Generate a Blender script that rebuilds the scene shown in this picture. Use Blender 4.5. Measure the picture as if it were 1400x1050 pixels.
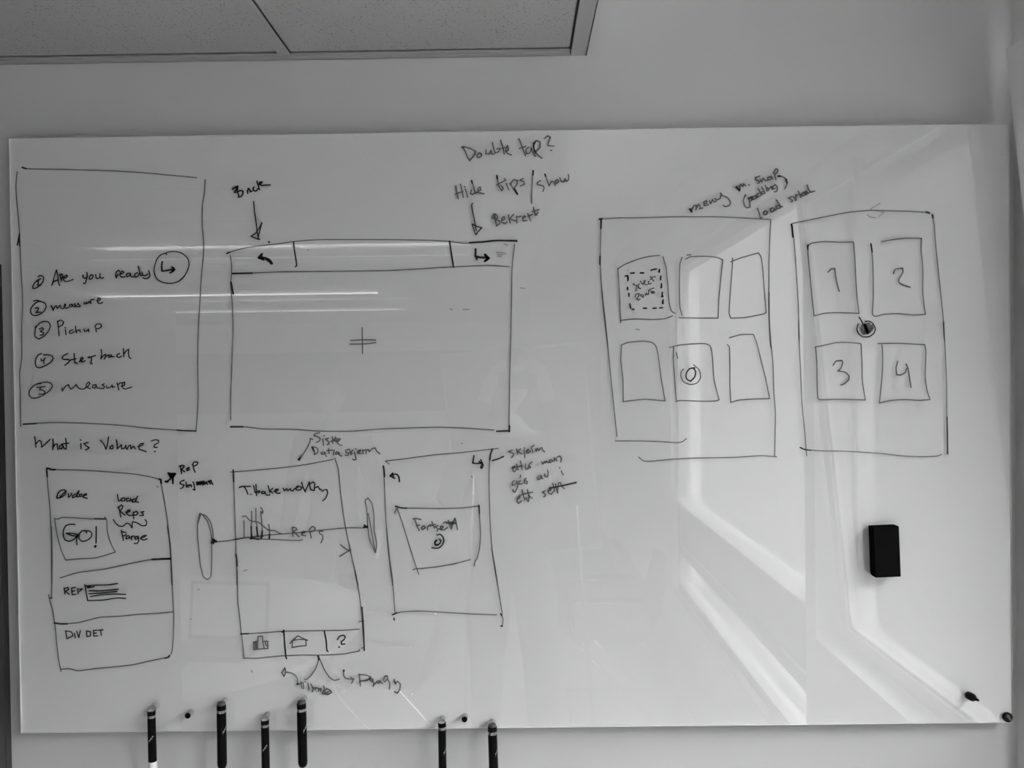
import bpy, bmesh, math, random
from mathutils import Vector, Matrix, noise
random.seed(7)
for o in list(bpy.data.objects): bpy.data.objects.remove(o)
SC = bpy.context.scene
COL = SC.collection

# ------------------------------------------------------------------ camera
CAMZ = 1.88
CAMP = Vector((0.0142, -1.6606, CAMZ))
YAW, PITCH, ROLL, F = -0.0066, -0.0119, -0.0134, 1132.0
cy, sy = math.cos(YAW), math.sin(YAW); cp, sp = math.cos(PITCH), math.sin(PITCH); cr, sr = math.cos(ROLL), math.sin(ROLL)
FWD = Vector((sy*cp, cy*cp, sp)); r0 = Vector((cy, -sy, 0)); u0 = r0.cross(FWD)
RGT = r0*cr + u0*sr; UPV = u0*cr - r0*sr
cam = bpy.data.cameras.new('camera'); co = bpy.data.objects.new('camera', cam); COL.objects.link(co)
cam.sensor_width = 36; cam.lens = F/1400*36; cam.clip_start = 0.01; cam.clip_end = 200
m = Matrix((RGT, UPV, -FWD)).transposed().to_4x4(); m.translation = CAMP
co.matrix_world = m
SC.camera = co
SC.view_settings.view_transform = 'Standard'; SC.view_settings.look = 'None'
SC.view_settings.gamma = 1; SC.view_settings.use_curve_mapping = False
SC.view_settings.exposure = 0.0
SC.cycles.max_bounces = 10; SC.cycles.diffuse_bounces = 6; SC.cycles.transparent_max_bounces = 12

def hit(px, py, y=0.0):
    "point where the sight line of a photo pixel meets the vertical plane at depth y"
    d = RGT*((px-700)/F) - UPV*((py-525)/F) + FWD
    t = (y-CAMP.y)/d.y
    return CAMP + d*t

# ------------------------------------------------------------------ sky and daylight
W = bpy.data.worlds.new('overcast_sky'); SC.world = W; W.use_nodes = True
nt = W.node_tree; nt.nodes.clear()
tc = nt.nodes.new('ShaderNodeTexCoord'); sx = nt.nodes.new('ShaderNodeSeparateXYZ')
mr = nt.nodes.new('ShaderNodeMapRange'); bg = nt.nodes.new('ShaderNodeBackground'); ow = nt.nodes.new('ShaderNodeOutputWorld')
nt.links.new(tc.outputs['Generated'], sx.inputs[0]); nt.links.new(sx.outputs['Z'], mr.inputs['Value'])
mr.inputs['From Min'].default_value = 0.0; mr.inputs['From Max'].default_value = 1.0
mr.inputs['To Min'].default_value = 0.22; mr.inputs['To Max'].default_value = 1.0
nt.links.new(mr.outputs[0], bg.inputs['Color']); bg.inputs['Strength'].default_value = 82.0
nt.links.new(bg.outputs[0], ow.inputs[0])
def portal(name, x, y0, y1, z0, z1):
    l = bpy.data.lights.new(name, 'AREA'); l.shape = 'RECTANGLE'; l.size = abs(y1-y0); l.size_y = z1-z0
    l.cycles.is_portal = True
    o = bpy.data.objects.new(name, l); COL.objects.link(o)
    o.matrix_world = Matrix.Translation((x, (y0+y1)/2, (z0+z1)/2)) @ Matrix(((0,0,1,0),(1,0,0,0),(0,1,0,0),(0,0,0,1)))
portal('daylight_portal', 1.235, -1.30, -3.88, 0.42, 2.60)
portal('daylight_portal', 1.235, -0.03, -1.20, 0.95, 2.50)

# ------------------------------------------------------------------ materials
def mat(name, c, rough=0.6, metal=0.0, spec=0.5, bump=None, var=None, emit=None):
    if not isinstance(c, (tuple, list)): c = (c, c, c)
    M = bpy.data.materials.new(name); M.use_nodes = True; n = M.node_tree; b = n.nodes['Principled BSDF']
    b.inputs['Base Color'].default_value = (*c, 1); b.inputs['Roughness'].default_value = rough
    b.inputs['Metallic'].default_value = metal; b.inputs['Specular IOR Level'].default_value = spec
    t = n.nodes.new('ShaderNodeTexCoord')
    if var:
        s, a = var; nz = n.nodes.new('ShaderNodeTexNoise'); nz.inputs['Scale'].default_value = s; nz.inputs['Detail'].default_value = 5
        n.links.new(t.outputs['Object'], nz.inputs['Vector'])
        r = n.nodes.new('ShaderNodeMapRange'); n.links.new(nz.outputs['Fac'], r.inputs['Value'])
        r.inputs['From Min'].default_value = 0.3; r.inputs['From Max'].default_value = 0.7
        r.inputs['To Min'].default_value = c[0]*(1-a); r.inputs['To Max'].default_value = c[0]*(1+a)
        n.links.new(r.outputs[0], b.inputs['Base Color'])
    if bump:
        s, st, di = bump; nz = n.nodes.new('ShaderNodeTexNoise'); nz.inputs['Scale'].default_value = s; nz.inputs['Detail'].default_value = 4
        n.links.new(t.outputs['Object'], nz.inputs['Vector'])
        bp = n.nodes.new('ShaderNodeBump'); bp.inputs['Strength'].default_value = st; bp.inputs['Distance'].default_value = di
        n.links.new(nz.outputs['Fac'], bp.inputs['Height']); n.links.new(bp.outputs[0], b.inputs['Normal'])
    if emit:
        b.inputs['Emission Color'].default_value = (1, 1, 1, 1); b.inputs['Emission Strength'].default_value = emit
    return M
def glass_mat(name, ior, tint):
    M = bpy.data.materials.new(name); M.use_nodes = True; n = M.node_tree; n.nodes.clear()
    out = n.nodes.new('ShaderNodeOutputMaterial'); mx = n.nodes.new('ShaderNodeMixShader')
    tr = n.nodes.new('ShaderNodeBsdfTransparent'); gl = n.nodes.new('ShaderNodeBsdfAnisotropic'); gl.inputs['Roughness'].default_value = 0.012
    tr.inputs['Color'].default_value = (tint, tint, tint, 1)
    fr = n.nodes.new('ShaderNodeFresnel'); fr.inputs['IOR'].default_value = ior
    geo = n.nodes.new('ShaderNodeNewGeometry'); inv = n.nodes.new('ShaderNodeMath'); inv.operation = 'SUBTRACT'; inv.inputs[0].default_value = 1
    mu = n.nodes.new('ShaderNodeMath'); mu.operation = 'MULTIPLY'
    n.links.new(geo.outputs['Backfacing'], inv.inputs[1]); n.links.new(inv.outputs[0], mu.inputs[0]); n.links.new(fr.outputs[0], mu.inputs[1])
    n.links.new(mu.outputs[0], mx.inputs['Fac']); n.links.new(tr.outputs[0], mx.inputs[1]); n.links.new(gl.outputs[0], mx.inputs[2])
    n.links.new(mx.outputs[0], out.inputs[0])
    return M
def clear_mat(name):
    M = bpy.data.materials.new(name); M.use_nodes = True; n = M.node_tree; n.nodes.clear()
    out = n.nodes.new('ShaderNodeOutputMaterial'); tr = n.nodes.new('ShaderNodeBsdfTransparent'); n.links.new(tr.outputs[0], out.inputs[0]); return M
def tile_mat():
    M = mat('mineral_tile', 0.62, 0.9, bump=(260, 0.35, 0.002)); n = M.node_tree; b = n.nodes['Principled BSDF']
    t = n.nodes.new('ShaderNodeTexCoord'); v = n.nodes.new('ShaderNodeTexVoronoi'); v.inputs['Scale'].default_value = 150
    nz = n.nodes.new('ShaderNodeTexNoise'); nz.inputs['Scale'].default_value = 16; nz.inputs['Detail'].default_value = 6
    ad = n.nodes.new('ShaderNodeMath'); ad.operation = 'MULTIPLY_ADD'; ad.inputs[1].default_value = -0.34; ad.inputs[2].default_value = 0.38
    n.links.new(t.outputs['Object'], v.inputs['Vector']); n.links.new(t.outputs['Object'], nz.inputs['Vector'])
    n.links.new(nz.outputs['Fac'], ad.inputs[0])
    lt = n.nodes.new('ShaderNodeMath'); lt.operation = 'LESS_THAN'; n.links.new(v.outputs['Distance'], lt.inputs[0]); n.links.new(ad.outputs[0], lt.inputs[1])
    mx = n.nodes.new('ShaderNodeMix'); mx.data_type = 'RGBA'; n.links.new(lt.outputs[0], mx.inputs[0])
    mx.inputs[6].default_value = (0.45, 0.45, 0.45, 1); mx.inputs[7].default_value = (0.26, 0.26, 0.26, 1)
    n.links.new(mx.outputs[2], b.inputs['Base Color']); return M

M = dict(
 wall=mat('painted_wall', 0.62, 0.75, spec=0.25, bump=(420, 0.25, 0.0012), var=(1.3, 0.02)),
 wallr=mat('painted_wall_room', 0.74, 0.75, spec=0.25, bump=(420, 0.2, 0.001)), wallg=mat('grey_fill_cut_wall', 0.18, 0.75, spec=0.25),
 ceil=mat('painted_ceiling', 0.66, 0.85), tile=tile_mat(),
 alu=mat('ceiling_profile', 0.42, 0.5, 0.0, 0.4), dgap=mat('painted_gap_shade', 0.03, 0.9),
 floor=mat('light_floor', 0.22, 0.35, spec=0.45, var=(3, 0.05)),
 white=mat('white_frame', 0.78, 0.4), sash=mat('sash_paint', 0.82, 0.4), dark=mat('dark_panel', 0.07, 0.35, var=(4, 0.2)),
 door=mat('dark_door', 0.05, 0.5, var=(6, 0.15)),
 back=mat('white_glass_backing', 0.78, 0.9, spec=0.0, var=(2.2, 0.012)),
 glass=glass_mat('board_glass', 1.75, 0.985), pane=glass_mat('window_glass', 1.5, 0.90), pane_dimmed=glass_mat('dimmed_window_glass', 1.5, 0.52), clear=clear_mat('clear_inner'),  # first window's tint is added to weaken the daylight beside the board
 edge=mat('glass_edge', 0.80, 0.25, bump=(60, 0.1, 0.001)),
 ink0=mat('marker_ink_dark', 0.035, 0.7, spec=0.2), ink1=mat('marker_ink', 0.17, 0.7, spec=0.2), ink2=mat('marker_ink_faint', 0.38, 0.8, spec=0.1),
 blk=mat('black_plastic', 0.003, 0.35, spec=0.12), felt=mat('black_felt', 0.008, 1.0, spec=0.0, bump=(900, 0.6, 0.001)),
 dome=mat('grey_cap', 0.06, 0.45), steel=mat('brushed_steel', 0.65, 0.2, 1.0), chrome=mat('chrome', 0.85, 0.08, 1.0),
 pegm=mat('peg_metal', 0.40, 0.3, 0.45), greyf=mat('grey_frame', 0.22, 0.5), print=mat('white_print', 0.75, 0.6), mwhite=mat('white_barrel', 0.85, 0.3), lgrey=mat('cap_top', 0.45, 0.4),
 lamp=mat('lamp_diffuser', 0.9, 0.5, emit=7.5), lampd=mat('pendant_diffuser', 0.9, 0.5, emit=2.5), lampb=mat('lamp_body', 0.7, 0.4),
 table=mat('table_laminate', 0.72, 0.35), seat=mat('chair_upholstery', 0.10, 0.8, bump=(300, 0.3, 0.001)),
 paper=mat('paper', 0.85, 0.8), screen=mat('laptop_screen', 0.5, 0.2, emit=0.35),
 easel=mat('easel_board', 0.09, 0.5), skin=mat('skin', 0.42, 0.5, bump=(120, 0.1, 0.001)), hair=mat('hair', 0.03, 0.6, bump=(200, 0.6, 0.002)),
 shirt=mat('dark_sweater', 0.025, 0.9, bump=(220, 0.4, 0.001)), shirt2=mat('grey_sweater', 0.10, 0.9, bump=(220, 0.4, 0.001)),
 trou=mat('trousers', 0.06, 0.9, bump=(300, 0.3, 0.001)), shoe=mat('shoe_leather', 0.02, 0.5), eye=mat('eye', 0.02, 0.2),
 facade=mat('outside_facade', 0.12, 0.9, var=(0.4,0.08)), ground=mat('outside_paving', 0.12, 0.9, var=(0.6, 0.1)), canopy_dark=mat('added_canopy_dark', 0.07, 0.9, var=(3, 0.2)),
)

# ------------------------------------------------------------------ helpers
def link(name, me, mats, parent=None, smooth=False, **props):
    o = bpy.data.objects.new(name, me); COL.objects.link(o)
    for k in (mats if isinstance(mats, (list, tuple)) else [mats]):
        if not me.materials or k is not None:
            if len(me.materials) < (len(mats) if isinstance(mats, (list, tuple)) else 1): me.materials.append(M[k])
    if parent: o.parent = parent
    for k, v in props.items():
        if v: o[k] = v
    if smooth:
        for p in me.polygons: p.use_smooth = True
    return o
def obj(name, bm, mats, parent=None, smooth=False, auto=None, **props):
    bmesh.ops.recalc_face_normals(bm, faces=bm.faces)
    me = bpy.data.meshes.new(name); bm.to_mesh(me); bm.free()
    o = link(name, me, mats, parent, smooth, **props)
    if auto is not None:
        for p in me.polygons: p.use_smooth = True
        me.set_sharp_from_angle(angle=math.radians(auto))
    return o
def empty(name, loc, rz=0, **props):
    o = bpy.data.objects.new(name, None); COL.objects.link(o); o.location = loc; o.rotation_euler = (0, 0, rz)
    o.empty_display_size = 0.05
    for k, v in props.items(): o[k] = v
    return o
def box(bm, x0, x1, y0, y1, z0, z1, bev=0, mi=0, mtx=None):
    x0, x1 = sorted((x0, x1)); y0, y1 = sorted((y0, y1)); z0, z1 = sorted((z0, z1))
    r = bmesh.ops.create_cube(bm, size=1.0)
    for v in r['verts']: v.co = Vector(((x0+x1)/2 + v.co.x*(x1-x0), (y0+y1)/2 + v.co.y*(y1-y0), (z0+z1)/2 + v.co.z*(z1-z0)))
    fs = list({f for v in r['verts'] for f in v.link_faces})
    for f in fs: f.material_index = mi
    vs = r['verts']
    if bev:
        es = list({e for v in vs for e in v.link_edges})
        q = bmesh.ops.bevel(bm, geom=es, offset=bev, segments=2, affect='EDGES', profile=0.5)
        vs = list({v for f in q['faces'] for v in f.verts} | {v for v in vs if v.is_valid})
        for f in q['faces']: f.material_index = mi
    if mtx is not None:
        for v in vs: v.co = mtx @ v.co
    return vs
def lathe(bm, prof, n=24, mtx=None, mi=None):
    "prof = [(radius, height)], turned about local z"
    rings = []
    for i, (r, h) in enumerate(prof):
        if r < 1e-6: rings.append([bm.verts.new((0, 0, h))])
        else: rings.append([bm.verts.new((r*math.cos(2*math.pi*k/n), r*math.sin(2*math.pi*k/n), h)) for k in range(n)])
    for i in range(len(rings)-1):
        a, b = rings[i], rings[i+1]
        for k in range(n):
            k2 = (k+1) % n
            if len(a) == 1 and len(b) == 1: continue
            if len(a) == 1: f = bm.faces.new((a[0], b[k2], b[k]))
            elif len(b) == 1: f = bm.faces.new((a[k], a[k2], b[0]))
            else: f = bm.faces.new((a[k], a[k2], b[k2], b[k]))
            if mi: f.material_index = mi[i]
    if mtx is not None:
        for rg in rings:
            for v in rg: v.co = mtx @ v.co
def along(p0, p1):
    "matrix whose z axis runs from p0 to p1"
    d = (Vector(p1)-Vector(p0)).normalized()
    return Matrix.Translation(p0) @ d.to_track_quat('Z', 'Y').to_matrix().to_4x4()
def tube(bm, pts, r, n=10, closed=False):
    pts = [Vector(p) for p in pts]; rings = []; N = len(pts); up = None
    for i, p in enumerate(pts):
        a = pts[(i-1) % N] if (closed or i > 0) else p; b = pts[(i+1) % N] if (closed or i < N-1) else p
        t = (b-a).normalized()
        if up is None: up = t.orthogonal().normalized()
        up = (up - t*up.dot(t)).normalized(); sd = t.cross(up)
        rr = r[i] if isinstance(r, (list, tuple)) else r
        rings.append([bm.verts.new(p + (up*math.cos(2*math.pi*k/n)+sd*math.sin(2*math.pi*k/n))*rr) for k in range(n)])
    for i in range(N if closed else N-1):
        a, b = rings[i], rings[(i+1) % N]
        for k in range(n): bm.faces.new((a[k], a[(k+1) % n], b[(k+1) % n], b[k]))
    if not closed:
        bm.faces.new(list(reversed(rings[0]))); bm.faces.new(rings[-1])
def rounded(pts, r, seg=5):
    "polyline with rounded corners"
    pts = [Vector(p) for p in pts]; out = [pts[0]]
    for i in range(1, len(pts)-1):
        a, b, c = pts[i-1], pts[i], pts[i+1]; u = (a-b); v = (c-b); k = min(r, u.length*0.45, v.length*0.45)
        p, q = b+u.normalized()*k, b+v.normalized()*k
        for s in range(seg+1):
            t = s/seg; out.append(p*(1-t)**2 + b*2*t*(1-t) + q*t*t)
    out.append(pts[-1]); return out

# ------------------------------------------------------------------ the room
WY = 0.035; XR = 1.035; XL = -6.5; YB = -8.5; CZ = 2.527; TOP = 3.05
def struct(name, bm, m, parent=None, **k): return obj(name, bm, m, parent, **({'kind': 'structure'} if parent is None else {}), **k)
bm = bmesh.new(); box(bm, XL-0.2, XR+0.2, YB-0.2, WY+0.2, -0.2, 0); struct('floor', bm, 'floor', label='light grey floor of the meeting room')
bm = bmesh.new(); box(bm, XL-0.2, XR+0.2, WY, WY+0.2, 0, TOP); struct('wall_front', bm, 'wall', label='pale painted wall behind the glass whiteboard')
bm = bmesh.new(); box(bm, XL-0.2, XR+0.2, YB-0.2, YB, 0, TOP); struct('wall_back', bm, 'wallr', label='white wall at the far end of the room')
bm = bmesh.new(); box(bm, XL-0.2, XL, YB, WY, 0, TOP); struct('wall_left', bm, 'wallg', label='grey side wall away from the windows')  # unseen wall, made dark grey to cut bounced light on the board
X2 = XR+0.2
bm = bmesh.new()
for (y0, y1, z0, z1) in ((WY, -0.02, 0, TOP), (-0.02, -1.20, 0, 0.95), (-0.02, -1.20, 2.50, TOP), (-1.20, -1.30, 0, TOP),
                         (-1.30, -3.88, 0, 0.42), (-1.30, -3.88, 2.60, TOP), (-3.88, YB, 0, TOP)):
    box(bm, XR, X2, y0, y1, z0, z1)
struct('wall_right', bm, 'wallr', label='window wall at the right edge of the picture')
# ceiling: plain slab above, suspended mineral tile field hanging below it
ceiling = None
bm = bmesh.new(); box(bm, XL-0.2, XR+0.2, YB-0.2, WY+0.2, TOP, TOP+0.15)
ceiling = struct('ceiling', bm, 'ceil', label='suspended tile ceiling with a plain strip beside the windows')
ex1 = hit(801.8, 79, WY).x; ex0 = ex1-0.032
bm = bmesh.new(); box(bm, ex1-0.012, ex1+0.0, YB, WY, CZ+0.03, TOP); obj('bulkhead', bm, 'ceil', ceiling)
bm = bmesh.new(); box(bm, ex0, ex1, YB, WY-0.0005, CZ, CZ+0.002); box(bm, ex1-0.002, ex1, YB, WY-0.0005, CZ, CZ+0.05); box(bm, ex0, ex0+0.001, YB, WY-0.024, CZ+0.002, CZ+0.03)
obj('edge_profile', bm, 'alu', ceiling)
bm = bmesh.new(); box(bm, ex0-0.0045, ex0-0.0005, YB, WY-0.001, CZ+0.0035, CZ+0.008); obj('painted_gap_shade', bm, 'dgap', ceiling)  # near-black strip stands in for the shade beside the tiles
bm = bmesh.new()
box(bm, XL, ex0-0.003, WY-0.0155, WY-0.0005, CZ, CZ+0.002); box(bm, XL, ex0-0.003, WY-0.0005-0.002, WY-0.0005, CZ, CZ+0.03)
box(bm, XL, ex0-0.003, WY-0.026, WY-0.0155, CZ+0.003, CZ+0.005); box(bm, XL, ex0-0.003, WY-0.018, WY-0.0155, CZ+0.0005, CZ+0.03)
obj('wall_angle', bm, 'alu', ceiling)
T = 0.6; tx = [ex0-0.002 - T*i + (0.0) for i in range(0, 11)]
bar1 = hit(394, 79, WY).x; off = bar1 + T - tx[0]
xs = [bar1 - T*i for i in range(0, 10)]
bm = bmesh.new(); box(bm, -0.012, 0.012, YB, WY-0.026, 0, 0.002); box(bm, -0.001, 0.001, YB, WY-0.026, 0.002, 0.035)
tee = obj('tee_bar', bm, 'alu', ceiling); tee.location = (xs[0], 0, CZ)
for x in xs[1:]:
    c = tee.copy(); COL.objects.link(c); c.location = (x, 0, CZ); c.parent = ceiling
ys = [WY-0.024-T*i for i in range(1, 15)]
bm = bmesh.new(); box(bm, -T/2+0.012, T/2-0.012, -0.012, 0.012, 0, 0.002)
cross = bm.copy() if hasattr(bm, 'copy') else bm
first = None
spans = [((xs[0]+0.012), ex0)] + [(x-T+0.012, x-0.012) for x in xs]
cm = bpy.data.meshes.new('cross_bar'); bm.to_mesh(cm); cross.free() if cross is not bm else None; bm.free(); cm.materials.append(M['alu'])
bm = bmesh.new(); box(bm, -0.293, 0.293, -0.293, 0.293, 0, 0.015, bev=0.002); tm = bpy.data.meshes.new('ceiling_tile'); bm.to_mesh(tm); bm.free(); tm.materials.append(M['tile'])
for i, (a, b) in enumerate(spans):
    w = b-a
    for j in range(14):
        yc = WY-0.024-T*(j+0.5)
        o = bpy.data.objects.new('ceiling_tile', tm); COL.objects.link(o); o.parent = ceiling
        o.location = ((a+b)/2, yc, CZ+0.0045+0.0004*((i*7+j*3) % 3)); o.scale = ((w+0.012)/0.6, 1.0, 1) if i == 0 else (1, 1, 1)
        o = bpy.data.objects.new('cross_bar', cm); COL.objects.link(o); o.parent = ceiling
        o.location = ((a+b)/2, WY-0.024-T*(j+1), CZ); o.scale = (w/0.576, 1, 1)
# recessed strip lamps and a hanging lamp seen mirrored in the glass
def strip(x0, x1, y, w, label):
    t = empty('strip_light', ((x0+x1)/2, y, CZ-0.004), label=label, category='ceiling light', group='strip lights on the ceiling behind the camera')
    L = x1-x0
    bm = bmesh.new(); box(bm, -L/2, L/2, -w/2, w/2, -0.002, 0.004); obj('diffuser', bm, 'lamp', t)
    bm = bmesh.new()
    for s in (-1, 1): box(bm, -L/2-0.015, L/2+0.015, s*w/2, s*(w/2+0.015), -0.005, 0.004); box(bm, s*L/2, s*(L/2+0.015), -w/2, w/2, -0.005, 0.004)
    obj('housing', bm, 'lampb', t)
strip(-3.27, -1.05, -4.71, 0.14, 'bright strip light whose mirrored line is topmost above the wide drawn screen')
strip(-2.80, -0.89, -5.25, 0.03, 'thin faint strip light mirrored between the two brighter lines')
strip(-3.30, -1.07, -6.35, 0.09, 'farthest strip light, mirrored as the lowest of the three bright lines')
t = empty('pendant_light', (-1.15, -2.45, 2.44), label='long slim hanging lamp with uplight, mirrored as a soft glow in the board', category='ceiling light')
bm = bmesh.new(); box(bm, -0.95, 0.95, -0.03, 0.03, 0, 0.03, bev=0.004); obj('housing', bm, 'lampb', t)
bm = bmesh.new(); box(bm, -0.93, 0.93, -0.022, 0.022, 0.0305, 0.033); obj('diffuser', bm, 'lampd', t)
for s in (-0.7, 0.7):
    bm = bmesh.new(); lathe(bm, [(0.0015, 0.03), (0.0015, 0.088)], 6, Matrix.Translation((s, 0, 0))); obj('cable', bm, 'steel', t)
l = bpy.data.lights.new('pendant_uplight', 'AREA'); l.shape = 'RECTANGLE'; l.size = 1.86; l.size_y = 0.04; l.energy = 7
o = bpy.data.objects.new('pendant_uplight', l); COL.objects.link(o); o.location = (-1.15, -2.45, 2.44+0.0345); o.rotation_euler = (math.pi, 0, 0)

# windows in the right wall
def bars(bm, y0, y1, z0, z1, w, x0, x1):
    "rectangular frame of four bars, w wide, in the plane of the window wall"
    box(bm, x0, x1, y0, y1, z0, z0+w); box(bm, x0, x1, y0, y1, z1-w, z1)
    box(bm, x0, x1, y0, y0-w, z0+w, z1-w); box(bm, x0, x1, y1, y1+w, z0+w, z1-w)
w1 = empty('window_1', (0, 0, 0), kind='structure', label='tilted-in window at the right edge, beside the whiteboard')
bm = bmesh.new(); bars(bm, -0.02, -1.20, 0.95, 2.50, 0.045, XR+0.13, XR+0.19); box(bm, XR+0.14, XR+0.185, -0.065, -0.30, 0.995, 2.455)  # wide jamb panel added behind the sash to shade the board's right edge
box(bm, XR-0.007, XR+0.0, WY, -1.26, 2.575, 2.65); box(bm, XR-0.006, XR, -0.02, WY, 0.90, 2.575); obj('fixed_frame', bm, 'white', w1)
TA = math.atan(0.1); SH = Matrix.Translation((1.117, 0, 0.955)) @ Matrix.Rotation(-TA, 4, 'Y')
HS = 1.545
bm = bmesh.new(); bars(bm, -0.052, -1.165, 0, HS, 0.052, 0, 0.055); bars(bm, -0.104, -1.113, 0.052, HS-0.052, 0.012, 0.010, 0.045)
for v in bm.verts: v.co = SH @ v.co
obj('sash', bm, 'sash', w1)
bm = bmesh.new(); box(bm, 0.022, 0.030, -0.112, -1.105, 0.06, HS-0.06)
for v in bm.verts: v.co = SH @ v.co
obj('pane', bm, 'pane_dimmed', w1)
bm = bmesh.new(); box(bm, -0.035, -0.022, -0.60, -0.62, HS-0.03, HS-0.15, bev=0.003); box(bm, -0.024, 0.0, -0.602, -0.618, HS-0.035, HS-0.06)
for v in bm.verts: v.co = SH @ v.co
obj('handle', bm, 'steel', w1)
for k, (ya, yb) in enumerate(((-1.30, -3.88),)):
    w = empty('window_%d' % (k+2), (0, 0, 0), kind='structure', label=('large fixed window with a low light under a solid rail', 'second large window farther from the whiteboard')[k])
    bm = bmesh.new(); bars(bm, ya, yb, 0.42, 2.60, 0.06, XR+0.04, XR+0.12)
    box(bm, XR+0.04, XR+0.12, ya-0.06, yb+0.06, 0.98, 1.05); box(bm, XR+0.04, XR+0.12, ya-0.06, yb+0.06, 0.68, 0.74); obj('window_frame', bm, 'greyf', w)
    bm = bmesh.new(); box(bm, XR+0.055, XR+0.10, ya-0.06, yb+0.06, 0.74, 0.98); obj('rail_panel', bm, 'dark', w)
    bm = bmesh.new(); box(bm, XR-0.012, XR+0.04, ya, yb, 1.035, 1.052, bev=0.002); obj('window_ledge', bm, 'greyf', w)
    bm = bmesh.new(); box(bm, XR+0.0, X2+0.03, ya, yb, 0.420, 0.428); obj('added_sill_cover', bm, 'dark', w)  # dark board added over the sill to tame its bright mirrored streak
    for z0, z1 in ((1.05, 2.54), (0.48, 0.68)):
        bm = bmesh.new(); box(bm, XR+0.075, XR+0.083, ya-0.06, yb+0.06, z0, z1); obj('pane', bm, 'pane', w)
# outside: paving, with blocks and a canopy added to hold back sky light
bm = bmesh.new(); box(bm, -30, 60, -60, 40, -3.3, -3.1); struct('ground', bm, 'ground', label='pale paving outside the windows')
t = empty('added_building', (13.5, -12, -3.1), label='plain block added across the yard to darken the low view in the windows', category='added_building')  # added so the windows mirror a darker low view
bm = bmesh.new(); box(bm, -1.5, 4, -1.4, 22, 0, 8.2); obj('wall', bm, 'facade', t)
bm = bmesh.new(); box(bm, -1.75, 4.2, -1.5, 22.2, 8.2, 8.5); obj('roof_edge', bm, 'alu', t)
t = empty('added_building', (1.6, -14.0, -3.1), label='plain block added at the yard end to hide sky from the mirrored windows', category='added_building')  # added to block the sky that the mirrored windows would show
bm = bmesh.new(); box(bm, 0, 34, -5, 0, 0, 13); obj('wall', bm, 'facade', t)
bm = bmesh.new(); box(bm, -0.2, 34.2, -5.2, 0.2, 13, 13.3); obj('roof_edge', bm, 'alu', t)
bm = bmesh.new(); box(bm, X2+0.01, X2+0.42, 0.6, -1.22, 2.66, 2.74); struct('added_canopy', bm, 'canopy_dark', label='unseen dark canopy added outside to cut the light through the first window')  # added out of view to cut high sky light at the first window
# low convector along the window wall
t = empty('convector_heater', (0.955, -4.0, 0.0), label='low white convector heater on the floor under the windows', category='heater')
bm = bmesh.new(); box(bm, -0.045, 0.055, -2.6, 2.6, 0.06, 0.22, bev=0.006)
for y in (-2.3, 0, 2.3): box(bm, -0.02, 0.03, y-0.03, y+0.03, 0, 0.06)
obj('casing', bm, 'greyf', t)
bm = bmesh.new()
for i in range(104): box(bm, -0.035, 0.045, -2.58+i*0.05, -2.565+i*0.05, 0.2202, 0.226)
obj('grille', bm, 'greyf', t, kind='stuff')
bm = bmesh.new(); box(bm, XR-0.012, XR, YB, WY, 0, 0.07); struct('baseboard_right', bm, 'white')
bm = bmesh.new(); box(bm, -1.0, XR-0.012, WY-0.012, WY, 0, 0.07); struct('baseboard_front', bm, 'white')
# dark door frame at the left edge
dx = hit(3.5, 800, WY-0.02).x
d = empty('door_1', (dx, WY, 0), kind='structure', label='dark door and frame at the left edge of the picture')
bm = bmesh.new(); box(bm, -0.09, 0, -0.02, 0, 0, 2.12, bev=0.002); box(bm, -1.09, -1.0, -0.02, 0, 0, 2.12, bev=0.002); box(bm, -1.0, -0.09, -0.02, 0, 2.03, 2.12); obj('door_frame', bm, 'door', d)
bm = bmesh.new(); box(bm, -0.042, 0.0, -0.022, -0.93, 0.008, 2.09, bev=0.002); obj('door_leaf', bm, 'door', d, label='dark door leaf standing open')
bm = bmesh.new(); tube(bm, rounded([(0.0, -0.87, 1.03), (0.045, -0.87, 1.03), (0.045, -0.75, 1.03)], 0.015), 0.009); lathe(bm, [(0, 0), (0.025, 0), (0.025, 0.006), (0, 0.006)], 16, along((0, -0.87, 1.03), (0.01, -0.87, 1.03))); obj('door_handle', bm, 'steel', d)
bm = bmesh.new(); box(bm, -1.0, -0.09, -0.001, 0.0, 0.0, 2.03); obj('dark_opening_sheet', bm, 'door', d)  # dark sheet on the solid wall stands in for a shaded doorway
# long dark panel on the far wall
bm = bmesh.new(); box(bm, -5.9, -0.53, YB+0.0, YB+0.03, 1.44, 2.18, bev=0.004)
o = obj('wall_screen', bm, 'dark', label='long dark panel on the far wall, mirrored across the board', category='wall panel')

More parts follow.
